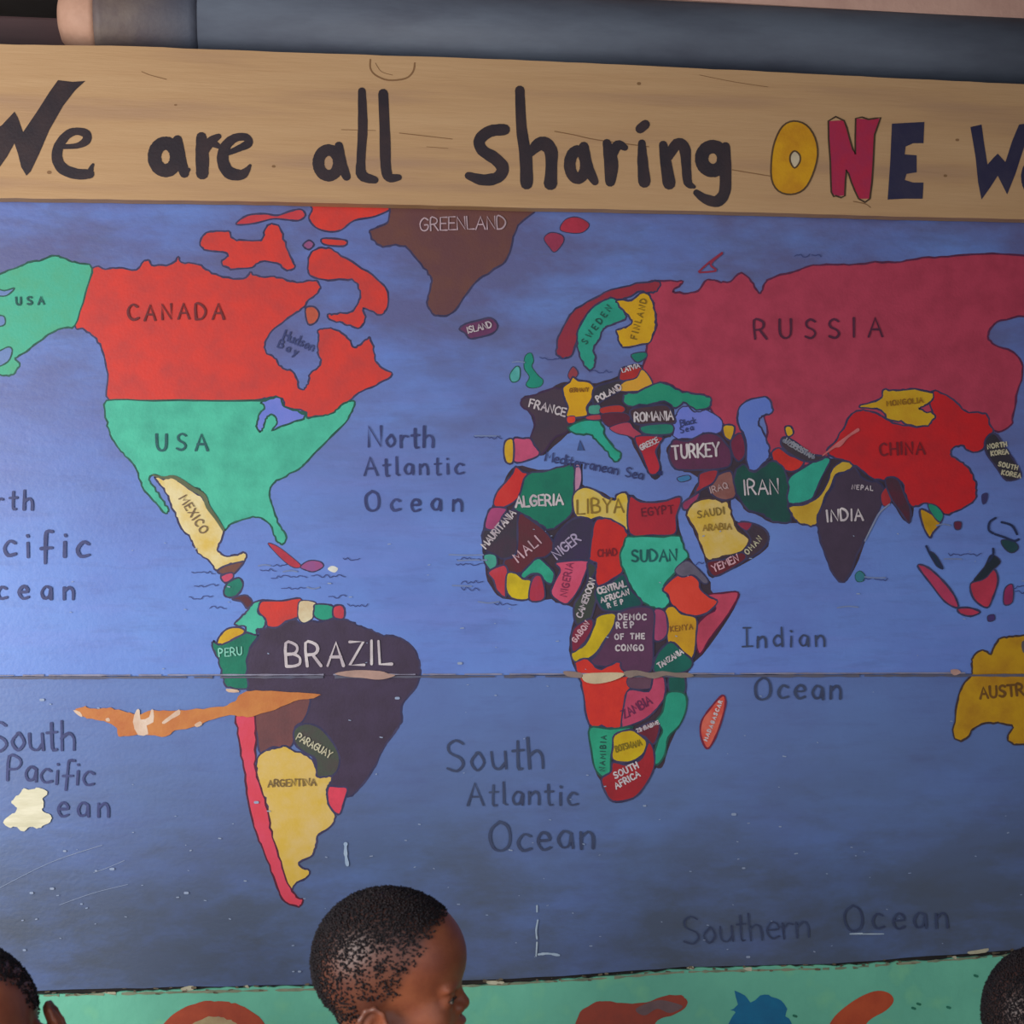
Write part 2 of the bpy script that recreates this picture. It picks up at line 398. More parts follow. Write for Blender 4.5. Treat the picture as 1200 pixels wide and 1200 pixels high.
# dark border paint under the crowded continents
UND = paint((50, 40, 52), (66, 44, 54))
country([(604, 546), (640, 551), (668, 544), (682, 545), (683, 568), (700, 574), (720, 584), (736, 579), (760, 588), (796, 582), (797, 592), (794, 608), (798, 628), (803, 645), (808, 655), (830, 678), (835, 695), (864, 694), (855, 722), (822, 768), (806, 786),
         (803, 830), (786, 870), (776, 898), (766, 902), (742, 936), (716, 939), (703, 915), (694, 890), (690, 850), (680, 800), (668, 770), (668, 740), (674, 715), (655, 707), (640, 702), (595, 703), (575, 688), (566, 655), (565, 620), (578, 590), (590, 565)],
        UND, name='border_paint', under=.00005, outline=False)
country([(610, 468), (640, 458), (662, 448), (690, 450), (722, 442), (730, 430), (752, 428), (765, 445), (800, 455), (832, 464), (832, 480), (815, 480), (800, 473), (790, 480), (790, 497), (787, 510), (776, 516), (773, 535), (775, 556), (763, 560), (745, 530),
         (736, 512), (712, 500), (706, 494), (665, 509), (636, 534), (618, 522), (625, 505), (622, 488)], UND, name='border_paint', under=.00005, outline=False)
country([(785, 520), (825, 508), (860, 500), (870, 510), (880, 550), (905, 535), (915, 515), (930, 512), (965, 535), (995, 540), (1010, 550), (1050, 558), (1070, 590), (1062, 612), (1045, 590), (1030, 592), (1005, 655), (986, 682), (960, 635), (955, 616),
         (925, 613), (905, 613), (888, 604), (874, 599), (865, 587), (857, 584), (857, 600), (864, 612), (880, 612), (896, 620), (901, 633), (890, 650), (835, 677), (826, 657), (814, 626), (803, 604), (808, 580), (818, 560), (795, 550), (783, 538)], UND, name='border_paint', under=.00005, outline=False)

R_ = 'red painted country lettered CANADA'
country([(88, 382), (100, 345), (108, 314), (125, 316), (140, 314), (160, 317), (167, 307), (174, 305), (178, 311), (195, 311), (205, 307), (209, 301), (213, 308), (232, 310), (245, 318), (262, 325), (285, 327), (293, 320), (298, 323), (310, 325), (325, 325),
         (340, 330), (355, 331), (370, 329), (375, 336), (371, 345), (362, 352), (355, 362), (345, 368), (335, 376), (322, 385), (314, 396), (310, 407), (313, 415), (322, 419), (329, 430), (343, 436), (348, 445), (351, 456), (356, 457), (361, 450), (363, 438),
         (372, 431), (376, 425), (372, 410), (374, 396), (372, 388), (380, 385), (395, 387), (405, 394), (411, 400), (414, 408), (422, 405), (430, 397), (434, 397), (438, 410), (440, 423), (448, 432), (459, 439), (445, 449), (425, 458), (408, 470),
         (398, 478), (390, 484), (378, 487), (362, 489), (357, 482), (335, 477), (332, 468), (326, 466), (313, 466), (295, 470), (240, 469), (180, 470), (128, 469), (127, 445), (123, 420), (117, 404), (108, 393), (97, 386)],
        RED, R_, texts=[('CANADA', (151, 376), (262, 374), 18, 2.6, paint((110, 36, 40)))])
country([(362, 302), (370, 293), (385, 291), (400, 300), (425, 315), (445, 330), (455, 345), (452, 363), (445, 370), (435, 365), (426, 362), (428, 375), (422, 385), (410, 382), (398, 378), (386, 375), (384, 369), (395, 368), (410, 366), (419, 358), (422, 345),
         (418, 332), (408, 328), (385, 329), (365, 324), (361, 315)], RED, 'red painted curved island', name='island')
country([(235, 288), (240, 274), (250, 272), (268, 272), (272, 280), (285, 282), (306, 282), (310, 270), (318, 263), (328, 267), (334, 285), (342, 305), (346, 313), (336, 317), (325, 309), (305, 307), (295, 313), (275, 316), (262, 312), (260, 306), (268, 300), (262, 296), (243, 294)],
        RED, 'red painted ragged island', name='island')
country([(277, 262), (290, 253), (310, 251), (325, 253), (340, 248), (353, 246), (358, 253), (350, 259), (335, 258), (320, 257), (300, 262), (282, 264)], ((190, 60, 66), (176, 50, 60)), name='island')
country([(360, 232), (410, 232), (455, 238), (462, 243), (440, 254), (415, 259), (400, 270), (385, 272), (370, 267), (362, 256), (366, 245)], RED, 'red painted island cut off by the sign', name='island')
country([(378, 280), (400, 281), (407, 284), (402, 289), (380, 287)], RED, name='island')
country([(355, 288), (362, 282), (368, 287), (362, 293)], ((140, 76, 120), None), name='island')
country([(358, 362), (368, 360), (374, 368), (370, 378), (361, 380)], ((186, 84, 60), None), name='island')
country([(-60, 345), (-30, 335), (0, 322), (20, 314), (33, 308), (47, 306), (62, 300), (75, 303), (88, 308), (108, 314), (100, 345), (88, 382), (75, 384), (62, 390), (45, 401), (30, 413), (19, 420), (24, 427), (18, 437), (8, 441), (-4, 438), (-30, 440), (-70, 400)],
        ((66, 168, 140), (74, 160, 124)), 'green painted country lettered USA, upper left', oc=OUTG, texts=[('USA', (20, 358), (52, 357), 9, 2, paint((30, 84, 80)))])
for pts in ([(-4, 346), (8, 347), (18, 338), (6, 341), (-4, 339)], [(-4, 371), (5, 371), (7, 378), (4, 382), (-4, 382)], [(-4, 430), (10, 424), (15, 412), (12, 407), (5, 409), (-4, 416)]):
    country(pts, ((104, 128, 176), (96, 120, 170)), name='inlet', oc=OUTG, ow=1.8)
country([(126, 470), (180, 470), (240, 469), (295, 470), (325, 467), (335, 478), (357, 484), (362, 490), (378, 487), (390, 484), (398, 477), (408, 470), (415, 472), (412, 482), (405, 495), (385, 515), (370, 530), (358, 543), (350, 550), (330, 560), (321, 566), (316, 580),
         (320, 595), (326, 612), (333, 623), (336, 632), (331, 638), (324, 633), (318, 618), (310, 609), (300, 606), (285, 609), (270, 614), (262, 621), (253, 608), (247, 600), (242, 585), (236, 575), (225, 570), (210, 562), (200, 558), (192, 560), (180, 556), (175, 562),
         (182, 572), (190, 585), (197, 597), (194, 601), (185, 592), (175, 581), (167, 570), (160, 550), (150, 537), (140, 526), (130, 510), (126, 495)],
        TEAL, 'sea-green painted country lettered USA', oc=OUTG, texts=[('USA', (184, 528), (243, 528), 19, 2.6, paint((34, 90, 92)))])
country([(306, 471), (318, 468), (328, 466), (334, 477), (352, 483), (357, 489), (345, 495), (330, 500), (319, 504), (325, 497), (323, 489), (316, 486), (311, 492), (308, 503), (304, 507), (301, 497), (304, 485), (310, 477)], LILAC, 'lilac painted lakes', name='lake', oc=OUTG)
country([(181, 559), (192, 561), (203, 560), (212, 565), (225, 575), (238, 583), (243, 595), (253, 608), (262, 622), (258, 635), (256, 646), (266, 652), (278, 650), (287, 647), (288, 655), (280, 660), (270, 661), (260, 667), (254, 668), (246, 658), (232, 648), (226, 636),
         (222, 628), (214, 622), (208, 608), (202, 595), (197, 582), (192, 572), (186, 566)], CRM, 'cream and yellow painted country lettered MEXICO', texts=[('MEXICO', (210, 585), (236, 626), 10, 1.4, paint((120, 96, 70)))])
paintpart('brush_line', stroke_bm([(180, 557, 2), (192, 560, 3), (203, 559, 4), (213, 564, 5), (226, 573, 5), (239, 581, 5), (244, 594, 5), (254, 608, 4), (262, 621, 3)]), paint((92, 100, 72)), mural, .0017, 'olive border line')
country([(255, 669), (264, 663), (285, 658), (283, 663), (275, 672), (268, 675), (260, 673)], BRN)
country([(259, 675), (272, 671), (273, 678), (264, 683)], PINK)
country([(263, 690), (268, 682), (280, 677), (285, 684), (282, 693), (275, 699), (268, 700), (263, 697)], ((20, 120, 100), None))
country([(272, 702), (282, 698), (290, 698), (296, 706), (290, 713), (283, 705)], MAR)
country([(314, 637), (325, 640), (340, 651), (353, 663), (344, 665), (330, 655)], ((180, 50, 70), None), 'small red painted island', name='island', ow=1)
country([(352, 664), (362, 657), (375, 658), (379, 664), (368, 670), (358, 668)], ((140, 76, 130), (170, 60, 90)), name='island', ow=1.4)
country([(384, 667), (389, 663), (396, 666), (392, 671)], ((222, 220, 210), None), name='island', outline=False)
# --- south america
country([(290, 808), (289, 790), (290, 768), (294, 757), (303, 745), (303, 738), (310, 736), (316, 734), (326, 734), (336, 728), (346, 725), (352, 730), (366, 728), (378, 728), (392, 725), (404, 726), (415, 730), (425, 735), (435, 738), (446, 744), (460, 745), (472, 749),
         (484, 759), (491, 775), (492, 790), (488, 805), (480, 815), (472, 824), (470, 845), (465, 855), (455, 868), (447, 880), (440, 897), (430, 912), (418, 927), (408, 933), (398, 925), (385, 920), (372, 912), (368, 890), (350, 868), (346, 850), (340, 830), (320, 815)],
        PUR, 'dark purple painted country lettered BRAZIL', texts=[('BRAZIL', (336, 780), (458, 778), 27, 3.4)])
country([(296, 708), (310, 703), (302, 713), (305, 720), (311, 725), (309, 735), (301, 738), (301, 744), (290, 741), (286, 734), (275, 732), (283, 722), (290, 715)], TEAL)
country([(303, 712), (308, 704), (330, 704), (352, 701), (352, 712), (350, 722), (345, 725), (335, 728), (325, 735), (314, 734), (311, 725), (304, 718)], RED)
country([(352, 704), (370, 706), (368, 716), (366, 725), (356, 730), (350, 725), (349, 716)], ((214, 204, 170), (190, 160, 120)), ow=1.4)
country([(370, 708), (388, 709), (391, 715), (390, 724), (378, 727), (368, 722), (368, 714)], ((34, 150, 120), None))
country([(391, 711), (400, 709), (404, 715), (402, 725), (391, 723)], ((196, 60, 74), None))
country([(256, 748), (266, 737), (280, 735), (287, 740), (278, 748), (268, 752), (256, 756)], YEL)
country([(251, 750), (256, 755), (268, 752), (286, 742), (300, 744), (302, 746), (294, 756), (290, 770), (289, 790), (290, 807), (270, 806), (263, 800), (258, 780), (254, 768), (249, 757)], ((14, 116, 90), (10, 100, 80)), 'green painted country lettered PERU', texts=[('PERU', (257, 769), (284, 767), 9, 1.6, paint((130, 200, 180)))])
country([(299, 838), (320, 825), (345, 815), (362, 816), (362, 830), (355, 845), (346, 852), (344, 870), (335, 878), (320, 875), (305, 882), (301, 860)], ((112, 66, 66), (96, 60, 62)))
country([(345, 855), (358, 848), (375, 853), (390, 870), (398, 888), (394, 905), (380, 913), (371, 908), (370, 890), (358, 882), (346, 872)], OLV, 'olive-black painted country lettered PARAGUAY', texts=[('PARAGUAY', (347, 866), (386, 888), 8, 1.5, CREAM)])
country([(302, 890), (312, 879), (325, 877), (335, 874), (345, 880), (360, 885), (370, 898), (371, 910), (380, 910), (389, 911), (386, 919), (383, 928), (385, 942), (393, 957), (388, 968), (374, 977), (370, 990), (366, 1001), (352, 1009), (352, 1015), (363, 1021), (358, 1029), (346, 1036),
         (342, 1044), (335, 1035), (328, 1010), (318, 985), (315, 965), (312, 940), (305, 925), (301, 905)], ((204, 168, 66), (206, 176, 112)), 'yellow painted country lettered ARGENTINA', texts=[('ARGENTINA', (314, 922), (370, 920), 8, 1.5, paint((120, 96, 60)))])
country([(385, 922), (396, 922), (407, 924), (403, 940), (398, 954), (390, 950), (384, 938)], ((214, 64, 86), None))
country([(277, 836), (297, 836), (300, 860), (299, 885), (300, 905), (308, 930), (315, 955), (318, 975), (327, 1003), (335, 1030), (345, 1048), (355, 1055), (350, 1062), (335, 1057), (327, 1045), (318, 1020), (308, 995), (300, 975), (292, 945), (288, 915), (283, 885), (279, 860)],
        ((206, 68, 92), (204, 60, 74)), 'long narrow pink painted country', oc=paint((84, 26, 50)))
# --- greenland and islands
country([(470, 232), (457, 248), (453, 262), (435, 269), (434, 277), (445, 289), (460, 288), (475, 290), (486, 302), (500, 318), (506, 330), (502, 345), (500, 356), (506, 367), (516, 371), (530, 366), (540, 354), (548, 342), (558, 330), (575, 318), (591, 307), (598, 290), (607, 265), (624, 238)],
        ((98, 60, 62), (106, 66, 58)), 'brown painted country lettered GREENLAND', texts=[('GREENLAND', (492, 271), (592, 269), 15, 1.6, paint((186, 160, 168)))])
country([(538, 386), (545, 380), (560, 376), (575, 373), (583, 382), (577, 391), (560, 396), (550, 397), (545, 391)], ((104, 52, 92), None), 'small purple painted island lettered ISLAND', name='island', texts=[('ISLAND', (548, 391), (576, 384), 7, 1.5)])
country([(656, 270), (662, 258), (676, 255), (690, 263), (684, 272), (672, 274)], ((170, 44, 66), None), name='island', ow=1.2)
country([(637, 280), (645, 273), (658, 276), (660, 284), (650, 296), (643, 290)], ((150, 50, 78), None), name='island', ow=1.2)
country([(615, 418), (622, 414), (625, 423), (623, 430), (630, 440), (636, 446), (633, 453), (622, 455), (616, 451), (620, 442), (614, 432)], ((26, 140, 116), (20, 124, 108)), name='island', ow=1, oc=OUTG)
country([(597, 440), (604, 430), (609, 432), (608, 445), (600, 448)], ((90, 170, 170), (60, 150, 140)), name='island', ow=1.2, oc=OUTG)
# --- russia and asia
country([(752, 333), (770, 330), (798, 330), (795, 336), (788, 342), (805, 344), (820, 340), (828, 328), (840, 330), (855, 331), (868, 321), (880, 330), (887, 342), (892, 342), (897, 330), (905, 326), (925, 320), (945, 313), (975, 310), (1000, 311), (1025, 308), (1055, 307), (1080, 303),
         (1110, 301), (1150, 298), (1200, 300), (1260, 308), (1270, 360), (1230, 372), (1200, 371), (1172, 376), (1159, 385), (1157, 395), (1165, 405), (1185, 412), (1196, 425), (1196, 445), (1190, 465), (1186, 488), (1182, 500), (1168, 506), (1140, 500), (1100, 520), (1000, 520), (978, 532), (940, 546), (900, 532),
         (898, 500), (888, 480), (870, 490), (868, 515), (850, 500), (832, 480), (830, 465), (815, 462), (795, 457), (780, 449), (765, 450), (752, 433), (757, 416), (758, 402), (765, 392), (769, 378), (766, 360), (760, 345)],
        RUS, 'dark pink painted country lettered RUSSIA', oc=paint((92, 36, 70)), texts=[('RUSSIA', (884, 398), (1032, 395), 22, 2.6, paint((84, 30, 56)))])
for pts in ([(818, 319), (829, 309), (845, 297)], [(845, 298), (834, 307), (832, 312), (838, 318), (819, 320)]):
    paintpart('brush_line', stroke_bm(pts, 2.2), paint((150, 44, 70)), mural, .0022)
country([(978, 516), (985, 505), (992, 492), (998, 484), (1010, 481), (1025, 484), (1035, 490), (1050, 497), (1080, 500), (1092, 490), (1090, 478), (1086, 468), (1092, 458), (1105, 462), (1120, 472), (1130, 482), (1150, 484), (1156, 488), (1160, 500), (1163, 506), (1155, 512), (1152, 525), (1136, 530),
         (1128, 523), (1116, 524), (1113, 533), (1124, 541), (1135, 550), (1142, 565), (1143, 578), (1138, 590), (1120, 599), (1108, 603), (1096, 596), (1085, 590), (1072, 593), (1064, 592), (1060, 580), (1056, 566), (1045, 559), (1034, 563), (1020, 560), (1008, 550), (1000, 545), (990, 540), (975, 536), (968, 528)],
        ((192, 24, 30), (174, 26, 34)), 'bright red painted country lettered CHINA', texts=[('CHINA', (1030, 534), (1082, 532), 14, 2.2, paint((120, 24, 36)))])
country([(1008, 475), (1025, 470), (1033, 466), (1034, 457), (1050, 458), (1065, 456), (1090, 460), (1092, 468), (1083, 475), (1076, 479), (1082, 482), (1095, 486), (1091, 494), (1084, 500), (1062, 498), (1055, 494), (1040, 492), (1032, 481), (1010, 478)], ((198, 156, 22), (190, 140, 20)),
        'yellow painted country inside the red and pink ones', texts=[('MONGOLIA', (1038, 476), (1080, 472), 6, 1.3, paint((150, 100, 20)))])
country([(990, 553), (1000, 547), (1012, 562), (1030, 566), (1036, 580), (1032, 592), (1022, 612), (1012, 633), (1002, 655), (995, 672), (986, 683), (975, 672), (968, 655), (961, 635), (958, 620), (956, 605), (960, 595), (968, 580), (975, 570), (979, 558)],
        ((68, 52, 72), (60, 46, 64)), 'dark purple painted country lettered INDIA', texts=[('INDIA', (968, 611), (1010, 609), 13, 2.4), ('NEPAL', (997, 573), (1021, 575), 5, 1.3)])
country([(924, 594), (945, 590), (958, 582), (968, 565), (975, 548), (988, 540), (998, 545), (993, 552), (979, 556), (973, 570), (965, 583), (959, 600), (955, 615), (942, 615), (932, 610), (925, 600)], ((196, 160, 50), (180, 140, 30)))
country([(921, 585), (923, 562), (940, 549), (960, 537), (972, 539), (963, 558), (956, 574), (950, 585), (935, 590), (924, 590)], ((44, 160, 136), (36, 142, 122)))
country([(903, 532), (912, 525), (925, 534), (941, 538), (938, 548), (926, 553), (910, 546)], ((204, 44, 34), None))
country([(914, 520), (919, 512), (935, 521), (948, 532), (966, 535), (955, 541), (940, 540), (922, 530)], DK, texts=[('UZBEKISTAN', (918, 519), (950, 538), 6, 1.4, paint((150, 150, 160)))])
country([(919, 501), (926, 500), (929, 508), (922, 512)], YEL)
country([(862, 550), (872, 545), (881, 553), (895, 545), (905, 540), (918, 550), (923, 570), (922, 590), (926, 602), (925, 612), (905, 611), (890, 602), (876, 598), (866, 585), (859, 570)], DGR, 'dark green painted country lettered IRAN', texts=[('IRAN', (871, 580), (911, 578), 17, 2)])
country([(864, 481), (875, 471), (895, 465), (904, 475), (903, 485), (892, 488), (888, 495), (895, 510), (900, 522), (901, 535), (895, 543), (882, 552), (875, 545), (873, 515), (865, 500)], ((98, 122, 196), (90, 116, 196)), 'blue painted inland sea', name='inland_sea')
country([(795, 480), (805, 476), (812, 482), (820, 483), (828, 481), (843, 490), (846, 503), (836, 509), (824, 507), (810, 514), (790, 513), (788, 500), (791, 488)], LILAC, 'lilac-blue painted inland sea', name='inland_sea', ow=1.4)
country([(838, 558), (855, 552), (859, 565), (861, 582), (846, 586), (832, 578), (830, 566)], ((126, 76, 70), (140, 96, 90)), texts=[('IRAQ', (832, 578), (852, 572), 7, 1.3, paint((180, 150, 150)))])
country([(820, 555), (840, 551), (836, 565), (825, 572), (814, 577), (818, 566)], ((164, 44, 56), None))
country([(799, 590), (812, 581), (819, 577), (814, 590), (802, 598)], ((160, 56, 96), None))
country([(804, 602), (812, 590), (830, 584), (846, 588), (853, 590), (858, 608), (865, 622), (877, 632), (870, 645), (850, 652), (835, 655), (826, 654), (816, 625), (808, 610)], ((202, 166, 60), (206, 180, 120)), 'yellow painted country lettered SAUDI ARABIA',
        oc=paint((70, 50, 60)), texts=[('SAUDI', (817, 607), (848, 602), 8, 1.4, paint((130, 104, 40))), ('ARABIA', (823, 622), (856, 620), 7, 1.4, paint((150, 116, 40)))])
country([(866, 613), (880, 613), (895, 620), (900, 632), (890, 646), (872, 656), (872, 645), (879, 632)], ((70, 50, 62), (56, 44, 56)), texts=[('OMAN', (875, 650), (892, 632), 6, 1.3, CREAM)])
country([(863, 613), (880, 613), (874, 622)], ((150, 44, 70), None), ow=1.2)
country([(828, 659), (850, 655), (868, 647), (873, 655), (852, 669), (835, 675)], ((104, 30, 42), None), texts=[('YEMEN', (836, 670), (865, 657), 8, 1.8, paint((210, 160, 170)))])
country([(785, 523), (790, 515), (805, 517), (825, 508), (840, 510), (850, 520), (856, 530), (855, 545), (840, 550), (800, 551), (789, 548), (783, 535)], ((96, 42, 76), (80, 40, 64)), 'plum painted country lettered TURKEY', texts=[('TURKEY', (788, 538), (842, 534), 15, 2.6)])
country([(847, 499), (860, 500), (856, 516), (848, 511)], YEL)
country([(856, 516), (868, 508), (873, 530), (865, 541), (857, 531)], ((120, 36, 66), None))
# --- europe
country([(652, 415), (653, 400), (662, 380), (675, 362), (700, 348), (715, 341), (745, 333), (772, 330), (771, 340), (762, 344), (750, 342), (735, 350), (720, 352), (705, 358), (695, 365), (682, 375), (678, 385), (675, 400), (670, 415), (660, 420)], ((144, 42, 56), (134, 40, 62)), 'dark red painted country')
country([(676, 395), (680, 380), (690, 365), (705, 353), (718, 350), (727, 356), (733, 372), (725, 378), (712, 383), (705, 388), (701, 400), (695, 408), (697, 420), (696, 430), (689, 434), (682, 425), (677, 410)], ((40, 156, 134), (32, 140, 116)), texts=[('SWEDEN', (686, 404), (716, 362), 7, 1.3, OUTG)])
country([(722, 352), (740, 352), (752, 343), (761, 347), (766, 362), (768, 378), (765, 390), (758, 402), (730, 407), (724, 396), (722, 388), (733, 384), (740, 378), (735, 370), (728, 362)], ((206, 160, 12), (196, 146, 14)), texts=[('FINLAND', (745, 398), (757, 352), 7, 1.3, paint((130, 100, 16)))])
country([(665, 440), (671, 430), (677, 438), (670, 446)], ((150, 60, 70), None), ow=1.2)
country([(612, 468), (622, 464), (635, 460), (650, 455), (660, 458), (662, 470), (664, 488), (667, 497), (662, 508), (650, 513), (640, 525), (634, 533), (627, 531), (620, 520), (624, 505), (626, 492), (619, 482), (610, 476)], ((70, 52, 66), (62, 50, 66)), 'dark purple painted country lettered FRANCE',
        oc=paint((64, 40, 72)), texts=[('FRANCE', (619, 477), (661, 488), 9, 2)])
country([(659, 455), (667, 448), (671, 442), (677, 446), (690, 448), (696, 456), (694, 466), (687, 478), (687, 488), (664, 489), (665, 478), (661, 467)], ((212, 160, 10), (200, 146, 14)), texts=[('GERMANY', (667, 460), (689, 459), 4.5, 1.1, paint((140, 90, 20)))])
country([(601, 515), (612, 514), (621, 514), (626, 522), (632, 532), (620, 539), (602, 541)], ((190, 76, 112), None))
country([(592, 517), (601, 516), (601, 541), (593, 542), (590, 530)], YEL)
country([(665, 501), (680, 494), (700, 493), (706, 500), (709, 512), (720, 525), (727, 532), (723, 541), (716, 538), (711, 530), (700, 518), (690, 509), (675, 509)], ((40, 162, 140), (30, 148, 118)), 'sea-green painted boot-shaped country', oc=OUTG)
country([(664, 489), (673, 488), (673, 495), (665, 496)], ORR, ow=1)
country([(690, 476), (702, 475), (702, 485), (690, 485)], ((70, 150, 130), None), ow=1.2)
country([(687, 488), (702, 486), (703, 492), (688, 492)], ((176, 60, 74), None), ow=1.2)
country([(696, 455), (712, 449), (727, 446), (729, 456), (715, 464), (698, 474), (694, 470)], DK, texts=[('POLAND', (700, 471), (728, 456), 6.5, 1.8)])
country([(726, 446), (728, 432), (740, 430), (752, 431), (746, 443)], ((186, 46, 36), (150, 36, 40)), texts=[('LATVIA', (729, 437), (749, 431), 5, 1.4)])
country([(724, 458), (730, 448), (745, 443), (752, 433), (763, 446), (762, 455), (745, 459)], ((214, 150, 40), (196, 150, 50)), ow=1.6)
country([(739, 416), (755, 413), (757, 419), (746, 425)], ((24, 124, 104), None), ow=1.4)
country([(730, 463), (745, 460), (765, 450), (780, 450), (795, 458), (815, 462), (831, 466), (831, 478), (815, 480), (800, 472), (791, 479), (780, 471), (765, 473), (735, 476)], ((22, 132, 104), (40, 146, 112)), 'green painted country under the dark pink one')
country([(704, 478), (725, 475), (732, 480), (725, 485), (705, 485)], ((176, 50, 44), None), ow=1)
country([(704, 486), (730, 484), (738, 490), (732, 496), (712, 500)], ((92, 32, 54), None), ow=1)
country([(714, 501), (735, 495), (742, 502), (752, 510), (748, 516), (735, 511), (722, 508)], ((172, 62, 84), None), ow=1)
country([(738, 481), (760, 476), (780, 475), (788, 485), (790, 496), (770, 497), (745, 497)], ((72, 48, 56), None), texts=[('ROMANIA', (743, 494), (788, 492), 10, 2)])
country([(752, 499), (785, 497), (787, 508), (770, 510), (753, 508)], ((34, 130, 110), None))
country([(744, 512), (775, 512), (772, 521), (768, 530), (773, 547), (768, 556), (760, 555), (756, 545), (750, 530)], ((176, 34, 50), (156, 30, 46)), texts=[('GREECE', (751, 528), (771, 518), 6, 1.5)])
country([(793, 560), (806, 557), (808, 562), (797, 565)], ((60, 120, 170), None), name='island', ow=1)
# --- africa
country([(604, 547), (612, 553), (618, 556), (613, 572), (605, 586), (586, 596), (578, 591), (582, 577), (592, 565), (600, 555)], ((192, 36, 36), (196, 50, 44)))
country([(576, 595), (593, 596), (588, 606), (580, 620), (568, 619), (570, 605)], ((174, 70, 120), None))
country([(618, 556), (640, 552), (655, 547), (671, 545), (673, 560), (672, 575), (670, 600), (660, 612), (645, 621), (635, 616), (620, 606), (601, 596), (608, 581)], ((14, 104, 84), (18, 120, 92)), 'green painted country lettered ALGERIA', texts=[('ALGERIA', (604, 594), (659, 591), 12, 2.6)])
country([(567, 621), (582, 621), (595, 601), (603, 598), (608, 605), (607, 630), (605, 648), (590, 655), (580, 650), (569, 645), (565, 634)], ((66, 46, 62), (52, 50, 62)), 'near-black painted country lettered MAURITANIA', texts=[('MAURITANIA', (569, 643), (604, 602), 8, 1.8)])
country([(674, 546), (679, 546), (681, 560), (678, 573), (673, 575)], ((186, 130, 160), None), ow=1.2)
country([(671, 581), (683, 571), (698, 575), (708, 582), (720, 586), (722, 580), (735, 580), (735, 621), (716, 612), (702, 606), (686, 611), (673, 602)], ((206, 172, 50), (204, 184, 110)), 'yellow painted country lettered LIBYA', texts=[('LIBYA', (676, 602), (730, 600), 16, 2.2, paint((140, 110, 40)))])
country([(737, 583), (750, 588), (775, 588), (795, 582), (797, 590), (792, 605), (790, 626), (764, 627), (737, 625)], ((172, 34, 48), (156, 32, 48)), texts=[('EGYPT', (752, 605), (788, 601), 9, 1.6, paint((110, 24, 44)))])
country([(607, 604), (620, 608), (640, 624), (649, 640), (640, 652), (628, 655), (616, 668), (605, 672), (592, 668), (591, 656), (605, 648)], MAR, 'maroon painted country lettered MALI', texts=[('MALI', (607, 659), (634, 636), 11, 1.9, paint((196, 160, 170)))])
country([(650, 630), (665, 612), (680, 606), (695, 613), (692, 640), (688, 657), (660, 659), (649, 650)], ((58, 44, 76), (52, 48, 62)), 'dark purple painted country lettered NIGER', texts=[('NIGER', (652, 655), (680, 633), 11, 1.9, paint((176, 160, 190)))])
country([(696, 613), (708, 607), (718, 610), (734, 622), (730, 640), (727, 650), (729, 670), (715, 680), (700, 686), (697, 670), (699, 660), (690, 655), (692, 640)], ((196, 38, 30), (180, 34, 34)), 'red painted country lettered CHAD', texts=[('CHAD', (700, 652), (722, 651), 8, 1.6, paint((130, 24, 34)))])
country([(735, 629), (770, 629), (795, 628), (800, 640), (806, 652), (795, 663), (788, 673), (778, 686), (782, 698), (784, 706), (777, 713), (765, 712), (752, 705), (740, 690), (732, 672), (726, 655), (730, 640)], ((58, 176, 148), (46, 160, 132)), 'sea-green painted country lettered SUDAN',
        oc=OUTG, texts=[('SUDAN', (740, 658), (792, 657), 13, 2.4, paint((26, 92, 90)))])
country([(567, 650), (580, 650), (582, 662), (575, 668), (568, 660)], ((70, 160, 140), None))
country([(572, 670), (590, 662), (595, 672), (592, 685), (592, 700), (582, 692), (578, 680)], ((186, 62, 84), (180, 50, 60)))
country([(594, 672), (605, 672), (612, 678), (622, 681), (620, 701), (602, 702), (593, 692)], ((214, 186, 20), None))
country([(623, 679), (632, 674), (637, 685), (637, 702), (620, 703)], ((174, 40, 50), (160, 50, 80)))
country([(610, 673), (620, 662), (630, 654), (641, 662), (649, 672), (646, 684), (638, 681), (632, 673), (622, 673), (614, 678)], ((44, 160, 130), (30, 130, 104)))
country([(652, 659), (688, 657), (686, 670), (678, 690), (665, 707), (655, 705), (645, 695), (650, 681), (656, 668)], ((202, 78, 110), (190, 64, 90)), 'pink painted country lettered NIGERIA', texts=[('NIGERIA', (663, 699), (671, 660), 8, 1.4, paint((136, 44, 80)))])
country([(688, 660), (698, 665), (693, 680), (700, 690), (695, 715), (690, 726), (675, 731), (672, 710), (680, 696), (688, 680)], ((62, 58, 56), (56, 66, 58)), texts=[('CAMEROON', (681, 724), (697, 680), 7, 1.6)])
country([(697, 692), (715, 683), (730, 673), (738, 690), (752, 707), (735, 715), (715, 716), (703, 712)], ((14, 82, 76), (10, 66, 70)), 'dark green painted country lettered CENTRAL AFRICAN REP', texts=[('CENTRAL', (701, 696), (733, 687), 7, 2), ('AFRICAN', (704, 706), (737, 696), 6, 1.7), ('REP', (712, 712), (730, 707), 5, 1.5)])
country([(828, 698), (845, 695), (864, 694), (860, 708), (845, 730), (830, 750), (820, 766), (815, 755), (815, 735), (825, 722), (838, 713)], ((192, 66, 92), None), 'pink painted horn-shaped country', oc=paint((90, 24, 60)))
country([(776, 690), (790, 676), (805, 672), (818, 680), (820, 690), (830, 699), (840, 705), (828, 718), (812, 722), (798, 718), (786, 708), (782, 697)], ((212, 64, 46), (204, 54, 34)), 'orange-red painted country beside the sea-green one')
country([(790, 668), (803, 657), (815, 664), (829, 680), (824, 684), (812, 674), (798, 676)], ((84, 80, 96), (110, 100, 120)), ow=1.5)
